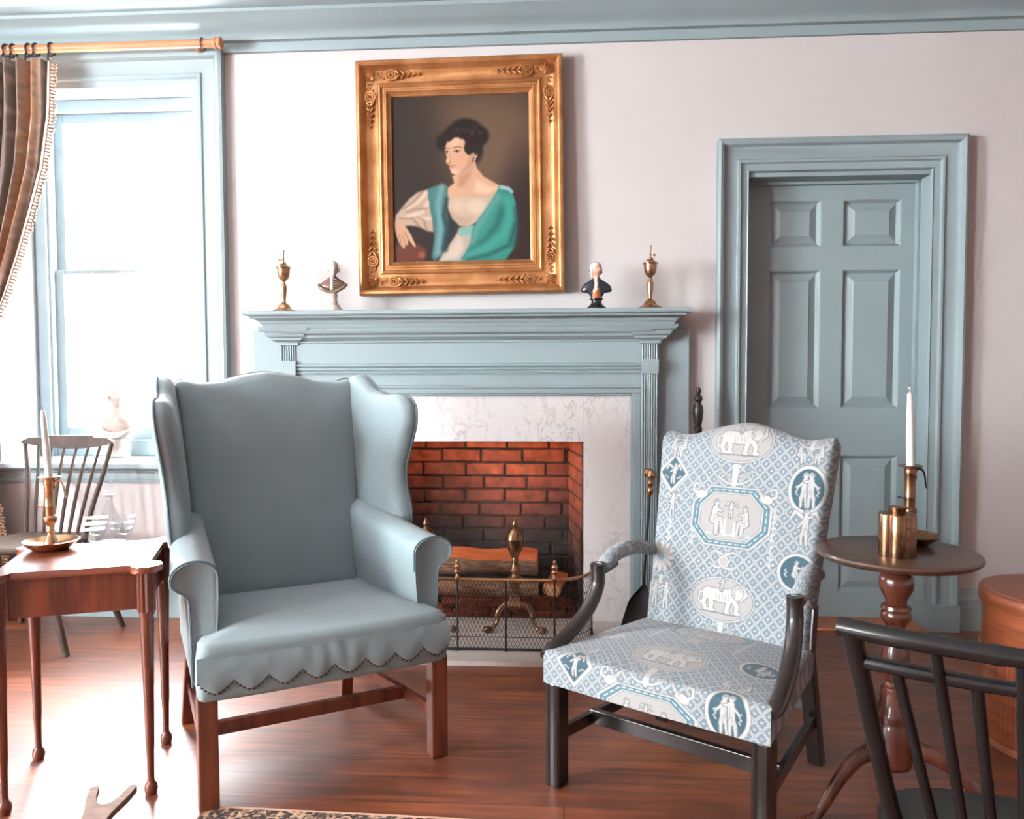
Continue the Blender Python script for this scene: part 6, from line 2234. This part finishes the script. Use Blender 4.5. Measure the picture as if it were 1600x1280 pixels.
for z0_, z1_ in ((0.0, 0.02), (0.285, 0.303)):
    MB().lathe([(0.225, z0_), (0.239, z0_), (0.241, (z0_ + z1_) / 2), (0.239, z1_), (0.225, z1_)], 72).build('hoop', M['hoop_pale'], t, smooth=40)

# ================================================================== BLACK BAMBOO-TURNED CHAIR IN THE FOREGROUND
t = thing('bamboo_turned_chair', 'black bamboo-turned spindle chair seen from behind in the right foreground', 'chair', (0.672, 1.03, 0), math.radians(-18))
KP = M['black_paint']


def rail_y(x, b): return -b * (1 - (x / 0.29) ** 2)


def rod(pts, r0, nodes, r_amp, n=10, steps=50):
    """turned rod swelling at its bamboo joints"""
    P = spline(pts, max(4, steps // max(1, len(pts) - 1)))
    L = len(P)
    rr_ = []
    for i in range(L):
        q = i / (L - 1)
        rr_.append(r0 * (0.93 + 0.05 * math.cos(PI * 2 * q)) + sum(r_amp * math.exp(-((q - nd) / 0.012) ** 2) for nd in nodes))
    return MB().tube(P, rr_, n)


rod([(x, rail_y(x, 0.055), 0.843) for x in np.linspace(-0.305, 0.305, 9)], 0.0138, (0.3, 0.5, 0.7), 0.0012, 14, 120).build('crest_rail', KP, t)
rod([(x, rail_y(x, 0.05) + 0.018, 0.795) for x in np.linspace(-0.282, 0.282, 9)], 0.0108, (0.34, 0.66), 0.0016, 12, 120).build('lower_rail', KP, t)
for s in (-1, 1):
    rod([(s * 0.2, 0.115, 0.425), (s * 0.243, 0.06, 0.62), (s * 0.290, 0.0, 0.843)], 0.0138, (0.32, 0.62), 0.0012, 14).build('back_post', KP, t)
for k in range(11):
    u = -1 + 2 * (k + 1) / 12
    long_ = (k % 2 == 1)
    xb, xt = u * 0.175, u * (0.285 if long_ else 0.278)
    zt_, yt_ = (0.84, rail_y(xt, 0.055)) if long_ else (0.793, rail_y(xt, 0.05) + 0.018)
    yb = 0.105 - 0.02 * (1 - u * u)
    rod([(xb, yb, 0.43), ((xb + xt) / 2, (yb + yt_) / 2 - 0.006, (0.43 + zt_) / 2), (xt, yt_, zt_)], 0.0082, (0.3, 0.6), 0.001, 10).build('spindle', KP, t)
so = soften([(-0.19, 0.06), (0.19, 0.06), (0.235, 0.2), (0.235, 0.36), (0.15, 0.42), (0, 0.43), (-0.15, 0.42), (-0.235, 0.36), (-0.235, 0.2)], 90, 0.07)
mb = MB()
cc = np.array(so).mean(0)
mb.loft([[(cc[0] + (x - cc[0]) * k_, cc[1] + (y - cc[1]) * k_, z) for x, y in so] for k_, z in ((0.88, 0.405), (0.98, 0.418), (1.0, 0.432), (0.985, 0.442), (0.85, 0.438), (0.4, 0.43), (0.02, 0.43))])
mb.build('seat', KP, t, smooth=50)
for sx in (-1, 1):
    for (yt_, yb_) in ((0.13, 0.05), (0.34, 0.41)):
        rod([(sx * 0.15, yt_, 0.415), (sx * 0.185, (yt_ + yb_) / 2, 0.2), (sx * 0.22, yb_, 0.0)], 0.0155, (0.35, 0.7), 0.0013, 12).build('leg', KP, t)
    rod([(sx * 0.19, 0.09, 0.19), (sx * 0.19, 0.375, 0.19)], 0.009, (0.5,), 0.001, 10, 20).build('stretcher', KP, t)
rod([(-0.19, 0.23, 0.19), (0.19, 0.23, 0.19)], 0.009, (0.5,), 0.001, 10, 20).build('stretcher', KP, t)

# ================================================================== BOOTJACK AND RUG
t = thing('bootjack', 'pale wooden bootjack with forked end lying on the floor by the mahogany table', 'bootjack', (-1.195, 1.955, 0), math.radians(8))
forkp = [(-0.022, -0.24), (0.022, -0.24), (0.028, -0.10), (0.036, -0.03), (0.055, 0.03), (0.062, 0.07), (0.04, 0.075), (0.03, 0.03), (0.016, 0.005), (0.0, -0.002), (-0.016, 0.005), (-0.03, 0.03), (-0.04, 0.075), (-0.062, 0.07), (-0.055, 0.03), (-0.036, -0.03), (-0.028, -0.10)]
fo = soften(forkp, 140, 0.02)
mb = MB()
mb.loft([[(x, y, 0.026 + 0.05 * max(0, (y + 0.24) / 0.31) + d) for x, y in fo] for d in (0, 0.018)])
mb.build('forked_board', M['pale_wood'], t, smooth=0, bevel=0.002)
MB().box(-0.026, 0.026, -0.055, -0.03, 0.0, 0.06).build('cleat', M['pale_wood'], t, smooth=0, bevel=0.002)
MB().box(-0.024, 0.024, -0.235, -0.215, 0.0, 0.03).build('foot', M['pale_wood'], t, smooth=0, bevel=0.002)

rugm, nt, b = new_mat('dark_figured_rug')
tc = node(nt, 'ShaderNodeTexCoord')
vo = node(nt, 'ShaderNodeTexVoronoi', Scale=26.0)
nt.links.new(tc.outputs['Object'], vo.inputs['Vector'])
no = node(nt, 'ShaderNodeTexNoise', Scale=30.0, Detail=3.0, Distortion=2.0)
nt.links.new(tc.outputs['Object'], no.inputs['Vector'])
rp = node(nt, 'ShaderNodeValToRGB')
e = rp.color_ramp.elements
e[0].position, e[0].color = 0.42, srgb(44, 38, 38)
e[1].position, e[1].color = 0.62, srgb(196, 164, 136)
q = e.new(0.5)
q.color = srgb(92, 70, 60)
nt.links.new(no.outputs['Fac'], rp.inputs[0])
nt.links.new(rp.outputs[0], b.inputs['Base Color'])
b.inputs['Roughness'].default_value = 0.95
t = thing('floor_rug', 'dark figured rug with tan edge lying in the foreground of the floor', 'rug', (-0.44, 1.28, 0), math.radians(-1))
mb = MB()
ro = soften([(-0.55, -0.8), (0.62, -0.8), (0.62, 0.78), (-0.55, 0.8)], 160, 0.012)
mb.loft([[(x * k_, y * k_, z) for x, y in ro] for k_, z in ((1.0, 0.0), (1.0, 0.006), (0.995, 0.009), (0.5, 0.009))])
mb.build('pile', rugm, t, smooth=0)
mb = MB().tube([(x * 1.003, y * 1.003, 0.0055) for x, y in ro] + [(ro[0][0] * 1.003, ro[0][1] * 1.003, 0.0055)], 0.005, 6)
mb.build('binding', mat('tan_rug_binding', srgb(190, 150, 126), 0.9), t)
